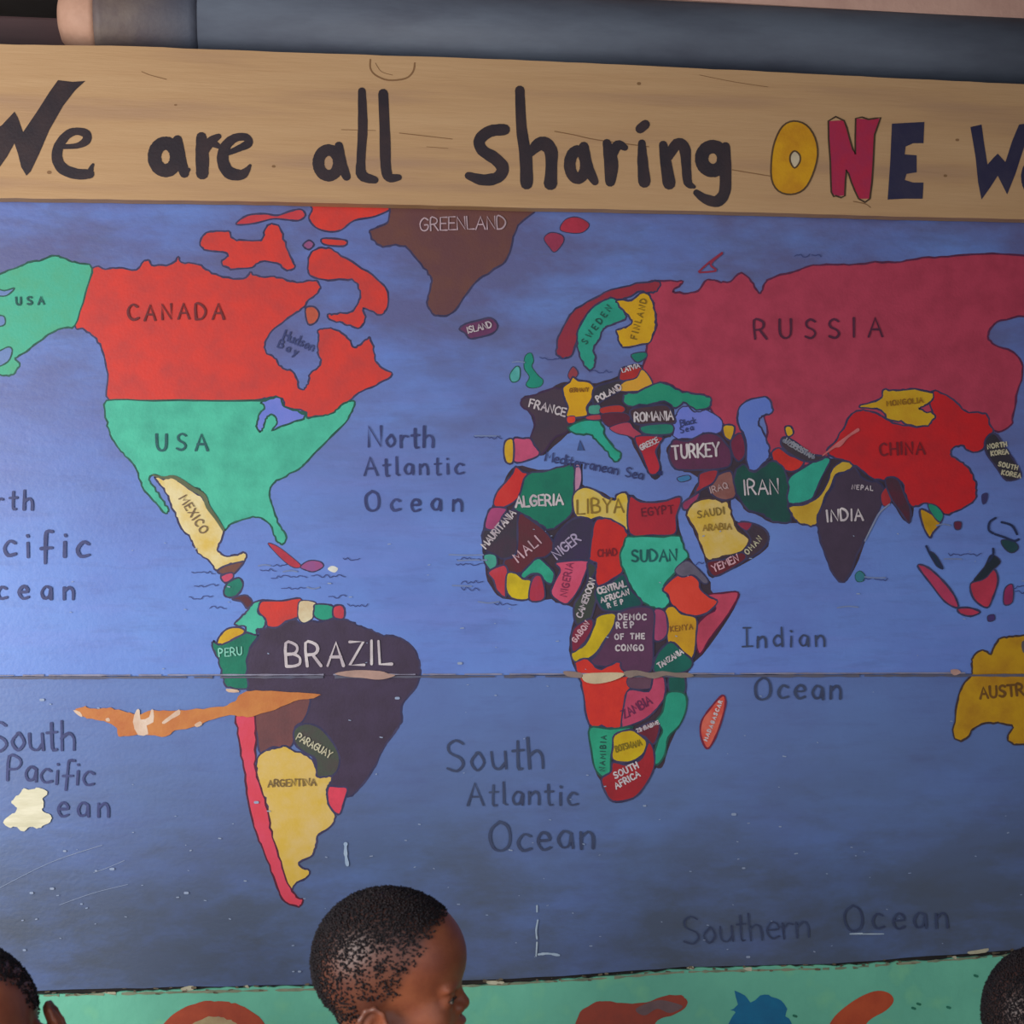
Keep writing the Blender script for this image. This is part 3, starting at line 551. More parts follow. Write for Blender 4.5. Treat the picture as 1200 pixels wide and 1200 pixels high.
country([(778, 716), (788, 710), (798, 719), (815, 724), (815, 745), (813, 765), (806, 776), (795, 762), (783, 755), (780, 740)], ((200, 150, 20), (180, 128, 24)), 'ochre painted country lettered KENYA', texts=[('KENYA', (785, 740), (811, 737), 6, 1.2, paint((140, 90, 30)))])
country([(765, 716), (778, 716), (782, 735), (778, 748), (765, 749)], ((164, 66, 106), None))
country([(768, 769), (785, 752), (800, 764), (811, 775), (802, 787), (768, 789)], ((16, 96, 84), None), texts=[('TANZANIA', (772, 783), (800, 765), 6, 1.6)])
country([(722, 719), (745, 711), (765, 715), (765, 745), (762, 786), (735, 787), (720, 783), (700, 780), (690, 776), (700, 765), (710, 747), (718, 731)], ((92, 50, 82), (78, 46, 72)), 'purple painted country lettered DEMOC REP OF THE CONGO',
        texts=[('DEMOC', (724, 726), (756, 726), 6.5, 1.8), ('REP', (722, 736), (742, 735), 6.5, 1.8), ('OF THE', (720, 749), (754, 748), 6, 1.8), ('CONGO', (721, 762), (753, 762), 6.5, 1.8)])
country([(700, 722), (720, 719), (718, 735), (708, 750), (695, 768), (675, 776), (669, 765), (685, 755), (695, 735)], ((206, 176, 12), None), 'yellow painted country in a slanting strip')
country([(672, 736), (690, 725), (695, 732), (685, 752), (671, 764), (669, 750)], ((128, 34, 60), None), texts=[('GABON', (674, 753), (690, 731), 6, 1.6, paint((214, 170, 180)))])
country([(673, 777), (688, 772), (700, 784), (715, 778), (725, 775), (729, 786), (740, 793), (736, 815), (728, 852), (705, 851), (690, 849), (684, 815), (679, 795)], ((206, 50, 34), (190, 40, 34)), 'red painted country crossing the board joint')
country([(737, 793), (765, 791), (764, 806), (738, 806)], ((100, 66, 84), None), ow=1)
country([(737, 808), (760, 810), (766, 792), (778, 794), (779, 815), (770, 830), (755, 843), (735, 851), (728, 850), (731, 826)], ((186, 68, 100), (170, 56, 84)), 'pink painted country lettered ZAMBIA', texts=[('ZAMBIA', (732, 842), (764, 824), 10, 1.8, paint((110, 36, 76)))])
country([(784, 793), (801, 792), (802, 812), (785, 811)], ((16, 90, 80), None))
country([(782, 812), (802, 813), (804, 830), (796, 850), (783, 864), (779, 884), (770, 896), (765, 890), (770, 870), (776, 855), (768, 846), (776, 834)], ((36, 150, 122), (30, 136, 110)), 'sea-green painted coastal country', oc=OUTG)
country([(745, 856), (765, 845), (773, 852), (766, 872), (756, 864)], ((116, 34, 50), None), texts=[('ZIMBABWE', (747, 858), (772, 848), 4, 1.4)])
country([(691, 853), (715, 854), (742, 852), (724, 862), (716, 885), (715, 905), (706, 910), (697, 900), (693, 880)], ((40, 158, 122), None), 'sea-green painted country lettered NAMIBIA', oc=OUTG, texts=[('NAMIBIA', (708, 903), (710, 862), 6, 1.4, OUTG)])
country([(720, 861), (738, 855), (748, 860), (758, 870), (752, 885), (736, 893), (718, 890), (718, 875)], ((196, 168, 10), (186, 150, 10)), 'yellow painted country lettered BOTSWANA', texts=[('BOTSWANA', (722, 881), (752, 873), 7, 1.3, paint((130, 110, 20)))])
country([(705, 912), (716, 904), (718, 893), (735, 896), (752, 888), (760, 870), (766, 880), (766, 900), (756, 920), (742, 935), (718, 939), (708, 925)], ((160, 30, 40), (140, 28, 38)), 'deep red painted country lettered SOUTH AFRICA', texts=[('SOUTH', (721, 912), (748, 899), 7, 1.8), ('AFRICA', (722, 924), (750, 909), 7, 1.8)])
country([(846, 815), (850, 823), (845, 845), (836, 868), (828, 877), (821, 862), (822, 845), (832, 830)], ((200, 66, 52), (210, 110, 90)), 'red painted long island', name='island', oc=paint((120, 30, 56)), texts=[('MADAGASCAR', (828, 868), (846, 822), 4, 1.4)])
# --- south-east asia, australia
country([(1031, 580), (1040, 570), (1043, 588), (1034, 593)], ((172, 44, 50), None), ow=1.2)
country([(1036, 562), (1050, 561), (1058, 578), (1066, 598), (1064, 613), (1054, 600), (1043, 584)], ((58, 42, 54), (84, 30, 48)))
country([(1077, 597), (1090, 602), (1101, 612), (1092, 624), (1088, 630), (1080, 615)], ((196, 146, 10), None), 'small yellow painted country')
country([(1086, 591), (1096, 593), (1104, 603), (1100, 612), (1091, 603)], ((30, 140, 110), None), ow=1.4)
country([(1117, 612), (1125, 612), (1124, 620), (1118, 620)], ((96, 30, 60), None), name='island', ow=1)
country([(1153, 516), (1164, 508), (1176, 524), (1188, 542), (1195, 558), (1178, 563), (1165, 546), (1155, 532)], ((48, 44, 54), None), 'black painted country with small white lettering',
        texts=[('NORTH', (1156, 526), (1178, 523), 5, 1.5, CREAM), ('KOREA', (1160, 534), (1180, 532), 5, 1.5, CREAM), ('SOUTH', (1168, 546), (1190, 551), 5, 1.5, CREAM), ('KOREA', (1172, 556), (1194, 560), 5, 1.5, CREAM)])
country([(1149, 580), (1156, 578), (1155, 588), (1150, 591)], ((56, 52, 100), None), name='island', outline=False)
for pts in ([(1165, 607), (1158, 612), (1157, 621), (1162, 625)], [(1164, 626), (1176, 630), (1186, 634), (1192, 632)], [(1084, 640), (1090, 652), (1098, 660), (1103, 666)], [(1162, 643), (1162, 650), (1157, 658)], [(1172, 612), (1184, 616), (1190, 626)]):
    paintpart('brush_line', stroke_bm(pts, 2.6), paint((36, 46, 84)), mural, .0022)
country([(1172, 633), (1186, 634), (1192, 642), (1184, 648), (1175, 642)], ((30, 66, 72), None), name='island', ow=1)
country([(1087, 647), (1095, 650), (1104, 666), (1096, 663)], ((28, 52, 72), None), name='island', ow=1)
country([(1074, 663), (1086, 665), (1104, 681), (1117, 698), (1121, 712), (1106, 705), (1090, 685)], ((180, 56, 92), None), 'pink painted slanting island', name='island')
country([(1121, 713), (1134, 712), (1147, 717), (1136, 722), (1124, 719)], ((180, 52, 80), None), name='island')
country([(1136, 684), (1152, 678), (1163, 667), (1168, 680), (1162, 700), (1155, 712), (1140, 702)], ((186, 52, 76), None), 'pink painted island with a dark top', name='island')
country([(1139, 681), (1152, 664), (1160, 650), (1171, 658), (1162, 668), (1152, 678)], ((32, 44, 56), None), name='island', ow=1)
country([(1176, 690), (1185, 685), (1185, 705), (1175, 708)], ((150, 44, 92), None), name='island', ow=1.4)
country([(1156, 722), (1163, 720), (1164, 726), (1157, 728)], ((70, 50, 110), None), name='island', ow=1)
country([(1117, 862), (1118, 845), (1122, 820), (1128, 803), (1138, 790), (1137, 778), (1140, 768), (1150, 761), (1160, 766), (1165, 755), (1172, 747), (1185, 746), (1200, 744), (1260, 735), (1300, 800), (1270, 880), (1200, 872), (1188, 872), (1180, 865), (1186, 852), (1175, 848), (1160, 847), (1142, 852), (1135, 862), (1125, 868)],
        ((186, 140, 14), (166, 116, 16)), 'ochre yellow painted country cut by the right edge', oc=paint((66, 50, 50)), texts=[('AUSTRALIA', (1148, 818), (1236, 812), 13, 3, paint((112, 74, 24)))])
country([(1196, 752), (1204, 751), (1204, 764), (1197, 764)], ((90, 84, 90), None), name='inlet', outline=False)

paintpart('brush_line', stroke_bm([(963, 534, 1.5), (976, 524, 3), (982, 521, 6), (992, 512, 3), (1004, 504, 4)]), paint((206, 110, 110)), mural, .0022, 'pale pink stroke with tiny writing')
paintpart('brush_line', stroke_bm([(918, 517, 5), (930, 521, 4), (942, 530, 4), (952, 536, 3)], wob=.4), paint((130, 136, 150), (90, 90, 110)), mural, .0019, 'grey smudged stroke')
paintpart('brush_line', stroke_bm([(1041, 591, 1.5), (1030, 600, 2), (1022, 614, 2), (1012, 634, 1.5)]), paint((140, 142, 150), (110, 124, 170)), mural, .0019, 'pale coast line')
country([(1001, 674), (1006, 669), (1012, 674), (1010, 681), (1003, 681)], ((40, 120, 110), (60, 110, 150)), name='island', ow=.9, oc=OUTG)
country([(679, 516), (684, 528), (676, 528)], ((60, 90, 150), None), name='island', ow=1, n=1)
country([(770, 553), (775, 552), (775, 557), (771, 557)], ((36, 40, 90), None), name='island', outline=False)
# --- ocean lettering
def words(s, a_, b2, h, w, label, m=INK):
    paintpart('lettering', text_bm(s, a_, b2, h, w, jit=.03), m, mural, .0021, label)
INKD = paint((54, 62, 92), (62, 74, 104))
words('North', (432, 524), (507, 524), 24, 2.6, 'dark blue lettering North')
words('Atlantic', (427, 558), (542, 555), 21, 2.4, 'dark blue lettering Atlantic')
words('Ocean', (428, 599), (541, 599), 23, 2.8, 'dark blue lettering Ocean')
words('North', (-46, 596), (39, 597), 22, 3.2, 'dark blue lettering of which rth shows')
words('Pacific', (-52, 652), (104, 652), 30, 3.8, 'dark blue lettering of which cific shows')
words('Ocean', (-34, 702), (87, 702), 24, 3.6, 'dark blue lettering of which cean shows')
words('South', (-10, 880), (88, 878), 34, 3.2, 'dark blue lettering South')
words('Pacific', (9, 914), (109, 921), 28, 3, 'dark blue lettering Pacific')
words('ean', (68, 956), (128, 957), 27, 3, 'dark blue lettering ean, its start flaked off')
words('South', (524, 904), (637, 900), 36, 2.8, 'dark lettering South', INKD)
words('Atlantic', (548, 943), (676, 943), 26, 2.6, 'dark lettering Atlantic', INKD)
words('Ocean', (574, 998), (696, 993), 34, 3, 'dark lettering Ocean', INKD)
GL['|'] = (.36, ([(.18, 1), (.18, 0)], [(0, 1), (.38, 1)], [(-.06, 0), (.46, .02)]))
words('|ndian', (870, 758), (965, 757), 22, 2.3, 'thin dark lettering Indian', INKD)
words('Ocean', (884, 819), (985, 819), 26, 2.8, 'dark lettering Ocean', INKD)
words('Southern', (802, 1106), (948, 1098), 32, 2.2, 'faint dark lettering Southern', INKD)
words('Ocean', (990, 1090), (1110, 1086), 30, 2.6, 'dark lettering Ocean', INKD)
words('Hudson', (331, 398), (366, 412), 11, 1.7, 'small lettering Hudson')
words('Bay', (325, 407), (347, 417), 9, 1.6, 'small lettering Bay')
words('Mediterranean Sea', (638, 540), (752, 562), 11, 1.7, 'small lettering Mediterranean Sea')
words('Black', (797, 500), (815, 496), 7, 1.2, 'small lettering Black')
words('Sea', (797, 508), (812, 504), 7, 1.2, 'small lettering Sea')
# tiny island captions, too small to read in the photograph
bm = bmesh.new()
for x, y, w in ((225, 671, 28), (228, 686, 30), (222, 700, 28), (246, 711, 22), (320, 662, 18), (305, 668, 20), (318, 676, 44), (330, 690, 30), (365, 675, 40), (385, 699, 22), (402, 655, 20), (407, 709, 24), (555, 513, 34), (535, 655, 30), (534, 662, 34), (540, 682, 26), (540, 690, 24), (575, 707, 30),
                (1010, 679, 30), (632, 420, 30), (690, 436, 28), (1110, 650, 40), (1185, 688, 20), (1188, 694, 16), (930, 300, 18), (950, 300, 12), (815, 660, 10)):
    pts = []; x_ = x
    while x_ < x + w: pts.append((x_, y + random.uniform(-2, 2))); x_ += random.uniform(2, 3.5)
    stroke_bm(pts, .9, bm, 2)
o = paintpart('caption_scribbles', bm, paint((62, 72, 130)), mural, .0020, 'tiny faint captions beside the islands'); o['kind'] = 'stuff'
bm = bmesh.new()
for x, y, w in ((303, 663, 14), (332, 670, 16), (360, 688, 14), (556, 511, 28), (526, 650, 40), (536, 657, 34), (530, 686, 22), (560, 705, 24), (600, 425, 14), (1096, 616, 16), (1012, 676, 24), (980, 712, 24), (1105, 655, 20)):
    stroke_bm([(x, y), (x + w * .5, y + random.uniform(-2, 2)), (x + w, y + random.uniform(-1, 1))], 1.6, bm)
o = paintpart('pale_smudges', bm, paint((120, 136, 176)), mural, .00203, 'pale brush smudges beside the islands'); o['kind'] = 'stuff'

# --- wear: bare orange scrape, flaked patch, chips, scratches
paintpart('bare_scrape', poly_bm([(88, 832), (100, 828), (112, 831), (125, 829), (145, 833), (160, 837), (180, 832), (205, 833), (230, 831), (262, 827), (275, 821), (283, 812), (300, 809), (340, 811), (374, 813), (368, 818), (350, 820), (330, 828), (312, 835), (290, 840), (270, 838), (245, 844),
                                  (232, 851), (205, 856), (195, 863), (165, 860), (140, 863), (137, 853), (122, 845), (105, 842), (95, 838)]), paint((192, 122, 62), (178, 100, 52)), mural, .0023, 'orange-brown scrape where the paint is gone')
for pts in ([(156, 846), (160, 832), (164, 832), (165, 843), (175, 840), (177, 832), (180, 832), (180, 846), (172, 850), (174, 860), (162, 861)], [(190, 846), (200, 838), (210, 831), (211, 837), (202, 842), (193, 848)], [(228, 849), (235, 845), (237, 849), (231, 852)],
            [(86, 832), (94, 834), (97, 840), (92, 838)], [(124, 842), (128, 841), (129, 845), (125, 845)], [(265, 807), (278, 808), (280, 811), (268, 811)]):
    paintpart('paint_chip', poly_bm(pts, n=2), paint((214, 190, 170), (190, 150, 120)), mural, .0025)
paintpart('flaked_patch', poly_bm([(4, 963), (10, 956), (18, 952), (21, 946), (14, 941), (18, 934), (24, 929), (28, 924), (38, 925), (46, 923), (56, 928), (50, 935), (52, 943), (50, 950), (58, 954), (60, 960), (53, 966), (46, 970), (36, 969), (28, 974), (20, 969), (10, 969)], n=3),
          mat('bare_primer', (222, 216, 190), (196, 190, 160), scale=40, stretch=(.3, 1, 2), rough=.8, bump=.4), mural, .0025, 'cream patch where the paint has flaked off')
for pts, w in (([(405, 989), (405, 1000), (407, 1013)], 4), ([(629, 1061), (629, 1068)], 2.4), ([(630, 1078), (628, 1090), (629, 1100)], 1.8), ([(629, 1104), (628, 1120)], 1.6), ([(631, 1118), (642, 1117), (655, 1119)], 2.6), ([(1010, 1093), (995, 1094), (1035, 1094)], 1.2)):
    paintpart('scratch', stroke_bm(pts, w, wob=.3), paint((150, 170, 196), (176, 190, 200)), mural, .0022)
bm = bmesh.new()
for i in range(150):
    x = random.uniform(0, 1200); y = random.choice((random.uniform(960, 1125), random.uniform(800, 1120), random.uniform(620, 790)))
    r = random.choice((.7, .8, 1, 1.3)); stroke_bm([(x, y), (x + random.uniform(.5, 3) * r, y + random.uniform(-.6, .6))], r, bm, 1)
for x, y, r in ((75, 997, 2), (217, 1046, 3), (36, 1046, 2.4), (60, 1041, 2.6), (95, 1059, 1.6), (537, 777, 3), (754, 944, 2), (858, 954, 3), (870, 1017, 2), (875, 1121, 2.5), (350, 1138, 2), (343, 1138, 1.5), (28, 1113, 2), (130, 1018, 3), (112, 1020, 1.5), (48, 820, 3), (464, 818, 3), (299, 940, 3)):
    stroke_bm([(x, y), (x + r, y)], r, bm, 1)
for pts in ([(110, 1022), (125, 1017), (146, 1008)], [(0, 1040), (60, 1010), (120, 990)], [(70, 1060), (110, 1046), (150, 1036)]):
    stroke_bm(pts, .45, bm)
paintpart('flecks', bm, paint((136, 152, 182), (150, 160, 180)), mural, .0022, 'pale chips and scratches')['kind'] = 'stuff'

# --- seam: splintered pale lip of the upper board, dirt and its painted shadow under it
rn = random.Random(3)
def strip(y0, x0, x1, hmin, hmax, step, skip=0.0):
    bm = bmesh.new(); x = x0; prev = None
    while x < x1:
        hh = rn.uniform(hmin, hmax); yy = y0(x)
        cur = (bm.verts.new((x, yy - hh * .5, 0)), bm.verts.new((x, yy + hh * .5, 0)))
        if prev and rn.random() >= skip: bm.faces.new((prev[0], cur[0], cur[1], prev[1]))
        prev = cur; x += rn.uniform(.4, 1) * step
    return bm
sy = lambda x: 792 - x * 3 / 1200
def put_strip(name, bm, m, y, parent, label=None):
    for v in bm.verts:
        q = P(v.co.x, v.co.y, 0); v.co = Vector((q.x, y, q.z))
    loose = [v for v in bm.verts if not v.link_faces]; bmesh.ops.delete(bm, geom=loose, context='VERTS')
    for f in bm.faces:
        f.normal_update()
        if f.normal.y > 0: f.normal_flip()
    o = link(name, bm, m, parent)
    if label: o['label'] = label
    return o
put_strip('worn_edge', strip(lambda x: sy(x) - .9, -200, 1130, .8, 2.2, 12, .08), paint((140, 138, 160), (120, 112, 128)), -STEP - .0026, mural, 'pale worn edge at the board joint')
put_strip('joint_dirt_shadow', strip(lambda x: sy(x) + 2.2, -200, 1460, 1.4, 4.0, 14, .04), paint((84, 84, 104), (96, 92, 104)), -.0025, mural, 'grey dirt and painted shadow under the board joint')
for pts, c in (([(392, 789), (415, 785), (445, 786), (455, 789), (463, 791), (452, 795), (440, 796), (425, 794), (410, 793)], (176, 142, 130)), ([(682, 790), (700, 788), (728, 788), (729, 792), (715, 798), (697, 801), (684, 798)], (200, 180, 146)),
               ([(730, 787), (745, 785), (760, 788), (775, 786), (790, 788), (805, 788), (812, 792), (798, 794), (780, 791), (765, 795), (748, 791), (736, 794)], (140, 122, 112)), ([(1112, 785), (1120, 784), (1124, 788), (1116, 791)], (190, 150, 140)), ([(660, 786), (680, 788), (680, 794), (664, 792)], (150, 128, 120))):
    paintpart('paint_chip', poly_bm(pts, n=3), paint(c, tuple(int(v * .85) for v in c)), mural, .0027, step=False).location.y = -STEP

# ---------------------------------------------------------------- mint board below the map
mint = empty('mint_painted_board', 'mint green painted board under the map with red-brown and blue painted shapes', 'board')
def line_at(line, x):
    for (xa, ya), (xb, yb) in zip(line, line[1:]):
        if x <= xb: return ya + (yb - ya) * (x - xa) / (xb - xa)
    return line[-1][1]
bm = bmesh.new(); cols = []
for i in range(220):
    x = -260 + 1720 * i / 219
    t = P(x, line_at(foot, x) + 3.6 + 1.8 * math.sin(x * .011 + 1.2) + rn.uniform(-1.3, 1.3), 0)
    cols.append([bm.verts.new((t.x, .0, t.z)), bm.verts.new((t.x, 0, .02)), bm.verts.new((t.x, .02, .02)), bm.verts.new((t.x, .02, t.z))])
for a_, c in zip(cols, cols[1:]):
    for i in range(4): bm.faces.new((a_[i], a_[(i + 1) % 4], c[(i + 1) % 4], c[i]))
bm.faces.new(cols[0][::-1]); bm.faces.new(cols[-1]); bmesh.ops.recalc_face_normals(bm, faces=bm.faces[:])
link('board', bm, MINT, mint)
link_y = lambda x: line_at(foot, x) + 2.5
bm = bmesh.new()
for i in range(110):
    x = rn.uniform(-30, 1230); y = line_at(foot, x) + rn.uniform(-.5, 7); r = rn.uniform(.6, 3.0)
    stroke_bm([(x, y, r), (x + rn.uniform(.5, 5), y + rn.uniform(-.8, .8), r * rn.uniform(.4, 1))], r, bm, 1, k=rn.uniform(0, .0006))
paintpart('joint_crumbs', bm, paint((116, 104, 84), (70, 60, 50)), mint, .0012, 'brown crumbs along the open joint', step=False)['kind'] = 'stuff'
# dark strip painting the shade in the gap, and the flaked cream crumbs along it
put_strip('joint_shadow_gap', strip(lambda x: link_y(x), -240, 1440, 6, 7.5, 20), mat('gap_shade', (30, 27, 28), (44, 38, 34), scale=30, rough=.9), .004, mint, 'painted shade in the open joint above the mint board')
put_strip('flaking_edge', strip(lambda x: link_y(x) + 3.4, -240, 1440, .4, 4.2, 9, .12), paint((140, 142, 118), (96, 112, 92)), -.0008, mint, 'flaking pale edge of the mint board')
for pts in ([(212, 1158), (222, 1155), (228, 1156), (226, 1160), (214, 1161)], [(286, 1156), (290, 1154), (292, 1158)], [(1134, 1115), (1146, 1113), (1158, 1111), (1155, 1116), (1136, 1118)], [(804, 1134), (812, 1132), (812, 1136)], [(870, 1135), (880, 1133), (880, 1138)], [(120, 1163), (135, 1162), (134, 1165)], [(1115, 1121), (1120, 1120), (1120, 1124)], [(570, 1149), (590, 1150), (588, 1153), (572, 1153)]):
    paintpart('paint_chip', poly_bm(pts, n=2), paint((190, 184, 160), (150, 144, 120)), mint, .001, step=False)
RB = paint((172, 76, 50), (150, 64, 46))
ring = []
for i in range(25):
    t = i / 24 * 2 * math.pi; ring.append((251 + 72 * math.cos(t), 1232 + 60 * math.sin(t)))
bm = bmesh.new(); stroke_bm([(251 + 58 * math.cos(i / 20 * 2 * math.pi), 1232 + 50 * math.sin(i / 20 * 2 * math.pi), 18 + 6 * abs(math.cos(i / 20 * 2 * math.pi))) for i in range(20)], 20, bm, closed=True)
paintpart('painted_ring', bm, RB, mint, .0006, 'red-brown painted ring', step=False)
paintpart('painted_centre', poly_bm([(251 + 46 * math.cos(i / 14 * 2 * math.pi), 1232 + 41 * math.sin(i / 14 * 2 * math.pi)) for i in range(14)]), paint((176, 160, 120), (150, 120, 90)), mint, .0004, 'tan fill of the painted ring', step=False)
paintpart('painted_blob', poly_bm([(672, 1208), (680, 1187), (695, 1176), (710, 1173), (735, 1176), (757, 1174), (780, 1167), (795, 1166), (804, 1171), (803, 1180), (790, 1188), (770, 1196), (762, 1210), (740, 1240), (700, 1245), (676, 1230)]), paint((156, 66, 48), (136, 60, 48)), mint, .0006, 'red-brown painted blob', step=False)
paintpart('brush_smear', poly_bm([(745, 1182), (770, 1172), (790, 1175), (800, 1180), (785, 1187), (770, 1182), (755, 1190)]), paint((116, 90, 92)), mint, .0008, 'grey smear', step=False)
paintpart('painted_splash', poly_bm([(854, 1200), (862, 1186), (856, 1184), (864, 1178), (861, 1161), (872, 1166), (880, 1175), (890, 1166), (900, 1166), (908, 1170), (916, 1172), (922, 1182), (920, 1190), (928, 1200), (922, 1230), (900, 1240), (870, 1236), (858, 1216)], n=2), paint((16, 108, 150), (20, 94, 136)), mint, .0006, 'blue painted splash', step=False)
paintpart('painted_petal', poly_bm([(968, 1215), (975, 1195), (990, 1180), (1010, 1167), (1028, 1161), (1042, 1164), (1047, 1173), (1038, 1184), (1018, 1196), (1005, 1215), (985, 1228)]), paint((184, 80, 48), (164, 66, 42)), mint, .0006, 'orange-brown painted petal', step=False)
bm = bmesh.new()
for x, y in ((1069, 1181), (1110, 1180), (1075, 1176), (1142, 1143), (930, 1190)): stroke_bm([(x, y), (x + 3, y + 1)], 3, bm, 1)
paintpart('green_drips', bm, paint((40, 120, 96)), mint, .0006, 'dark green dots', step=False)['kind'] = 'stuff'

# ---------------------------------------------------------------- lettered timber sign
sign = empty('lettered_sign_board', 'long bare timber board above the map, hand-lettered We are all sharing ONE W', 'sign')
PS = -.030
stop = [(-260, 44), (0, 52), (150, 54), (300, 60), (600, 70), (900, 84), (1200, 99), (1460, 113)]
sbot = [(-260, 228), (0, 232), (300, 236), (600, 243), (900, 249), (1060, 254), (1200, 257), (1460, 263)]
board = sheet('board', stop, sbot, PS, .024, WOOD, sign, plane=PS, rough=.35, nx=80)
DKP = paint((44, 36, 42), (58, 44, 46), rough=.4); DKP2 = paint((40, 38, 66), (52, 48, 70))
def letter(strokes=(), polys=(), m=DKP, label=None, outline=None, lift=.0006):
    bm = bmesh.new(); k = 0
    for st in strokes:
        k += .00003; stroke_bm([(p[0], p[1], p[2] * 1.13) for p in st], 10, bm, 5, k, wob=.04)
    for pl in polys: poly_bm(pl, bm, 1, False)
    o = paintpart('letter', bm, m, sign, lift, label, False, PS)
    if outline:
        for pl in outline: paintpart('outline', stroke_bm(pl, 2.0, closed=True, n=2), paint((70, 50, 34)), o, .0009, None, False, PS)
    return o
def el(cx, cy, rx, ry, w, n=14, a0=0.0, a1=2 * math.pi):
    return [(cx + rx * math.cos(a0 + (a1 - a0) * i / n), cy + ry * math.sin(a0 + (a1 - a0) * i / n), w) for i in range(n + 1)]
letter(polys=[[(-44, 100), (-26, 98), (-8, 152), (2, 147), (17, 131), (21, 138), (27, 155), (44, 130), (58, 108), (68, 94), (85, 96), (100, 95), (88, 106), (74, 124), (58, 152), (46, 180), (36, 201), (31, 206), (25, 196), (21, 180), (17, 168), (8, 184), (-2, 198), (-12, 204), (-24, 160)]], label='dark letter W')
letter([[(72, 172, 5), (90, 171, 6), (101, 165, 9), (101, 157, 9), (90, 154, 8), (79, 158, 9), (69, 171, 10), (67, 186, 11), (74, 198, 12), (90, 204, 11), (105, 204, 10)], [(105, 204, 8), (107, 197, 5), (109, 193, 3)]], label='dark letter e')
letter([el(194, 184, 13, 16, 14), [(208, 164, 10), (211, 185, 12), (216, 203, 10)], [(216, 203, 10), (221, 199, 4)]], label='dark letter a')
letter([[(236, 161, 11), (237, 185, 14), (237, 203, 13)], [(239, 178, 9), (247, 166, 10), (256, 160, 6)], [(250, 168, 8), (257, 172, 5)]], label='dark letter r')
letter([[(266, 180, 5), (280, 174, 7), (291, 168, 9), (288, 161, 8), (275, 162, 9), (264, 172, 11), (261, 188, 12), (268, 202, 13), (282, 205, 11), (289, 200, 7), (293, 194, 3)]], label='dark letter e')
letter([el(385, 191, 12, 15, 12), [(397, 171, 9), (399, 190, 12), (406, 207, 9)]], label='dark letter a')
letter([[(424, 107, 8), (425, 150, 10), (423, 185, 9), (424, 205, 11), (439, 211, 8)]], label='tall dark letter l')
letter([[(449, 110, 10), (451, 160, 11), (452, 195, 11), (456, 208, 10), (467, 208, 7)]], label='tall dark letter l')
letter([[(591, 152, 12), (574, 154, 12), (562, 164, 12), (565, 176, 12), (580, 186, 13), (589, 197, 13), (583, 208, 12), (566, 211, 12), (549, 206, 8)]], label='dark letter s')
letter([[(609, 106, 10), (611, 150, 11), (616, 185, 13), (617, 215, 13)], [(620, 180, 9), (634, 168, 14), (645, 176, 14), (646, 195, 12), (645, 215, 14)]], label='tall dark letter h')
letter([el(677, 193, 9.5, 16, 12), [(684, 172, 10), (688, 195, 12), (697, 213, 8)]], label='dark letter a')
letter([[(711, 168, 9), (716, 190, 15), (715, 213, 11)], [(717, 182, 10), (724, 170, 10), (732, 173, 7)]], label='dark letter r')
letter([[(752, 168, 8), (753, 190, 11), (755, 213, 13)], [(750, 151, 10), (756, 146, 10)]], label='dark letter i with a square dot')
letter([[(777, 170, 9), (780, 190, 12), (784, 215, 13)], [(783, 184, 9), (793, 169, 12), (802, 174, 12), (804, 195, 10), (806, 214, 9), (813, 219, 4)]], label='dark letter n')
letter([el(835, 186, 13, 14, 14), [(850, 172, 10), (850, 200, 12), (849, 225, 12), (840, 236, 12), (826, 233, 10), (816, 226, 7)]], label='dark letter g')
O_out = [(930, 142), (945, 147), (955, 162), (958, 182), (952, 205), (942, 222), (927, 228), (912, 224), (904, 210), (904, 185), (908, 165), (917, 148)]
O_in = [(931, 177), (937, 182), (937, 190), (931, 197), (926, 190), (926, 182)]
bm = bmesh.new(); oo = spline(O_out, 3); ii = spline(O_in, 6)[::-1][::-1]
vo = [bm.verts.new((x, y, 0)) for x, y in oo]; vi = [bm.verts.new((x, y, 0)) for x, y in ii]
n_ = len(vo)
for i in range(n_): bm.faces.new((vo[i], vo[(i + 1) % n_], vi[(i + 1) % len(vi)], vi[i]))
Ol = paintpart('letter', bm, paint((206, 150, 16), (186, 124, 20)), sign, .0006, 'yellow letter O', False, PS)
for pl in (O_out, O_in): paintpart('outline', stroke_bm(pl, 2.0, closed=True, n=3), paint((90, 66, 40)), Ol, .0009, None, False, PS)
paintpart('letter_centre', poly_bm(O_in), paint((206, 190, 160)), Ol, .0005, 'pale centre of the O', False, PS)
Np = [(971, 142), (988, 141), (995, 162), (1002, 181), (1003, 139), (1017, 140), (1031, 139), (1025, 158), (1023, 190), (1020, 233), (1006, 233), (998, 214), (992, 199), (990, 229), (980, 230), (974, 226), (973, 190)]
letter(polys=[Np], m=paint((172, 36, 66), (156, 40, 76)), label='crimson letter N', outline=[Np])
letter(polys=[[(1045, 145), (1064, 144), (1083, 143), (1082, 168), (1070, 168), (1061, 172), (1060, 181), (1074, 182), (1074, 202), (1062, 204), (1060, 211), (1070, 214), (1082, 214), (1081, 233), (1060, 233), (1040, 234), (1043, 190)]], m=DKP2, label='blue-black letter E')
letter(polys=[[(1137, 149), (1150, 146), (1153, 168), (1157, 193), (1163, 186), (1169, 180), (1178, 190), (1186, 165), (1194, 146), (1208, 144), (1200, 172), (1190, 203), (1180, 228), (1173, 214), (1169, 206), (1160, 220), (1150, 234), (1146, 214), (1143, 184)]], m=DKP2, label='blue-black letter W')
letter([el(1217, 208, 14, 18, 12)], m=DKP2, label='blue-black letter cut by the right edge')
GR = paint((124, 90, 58), (136, 100, 66))
bm = bmesh.new()
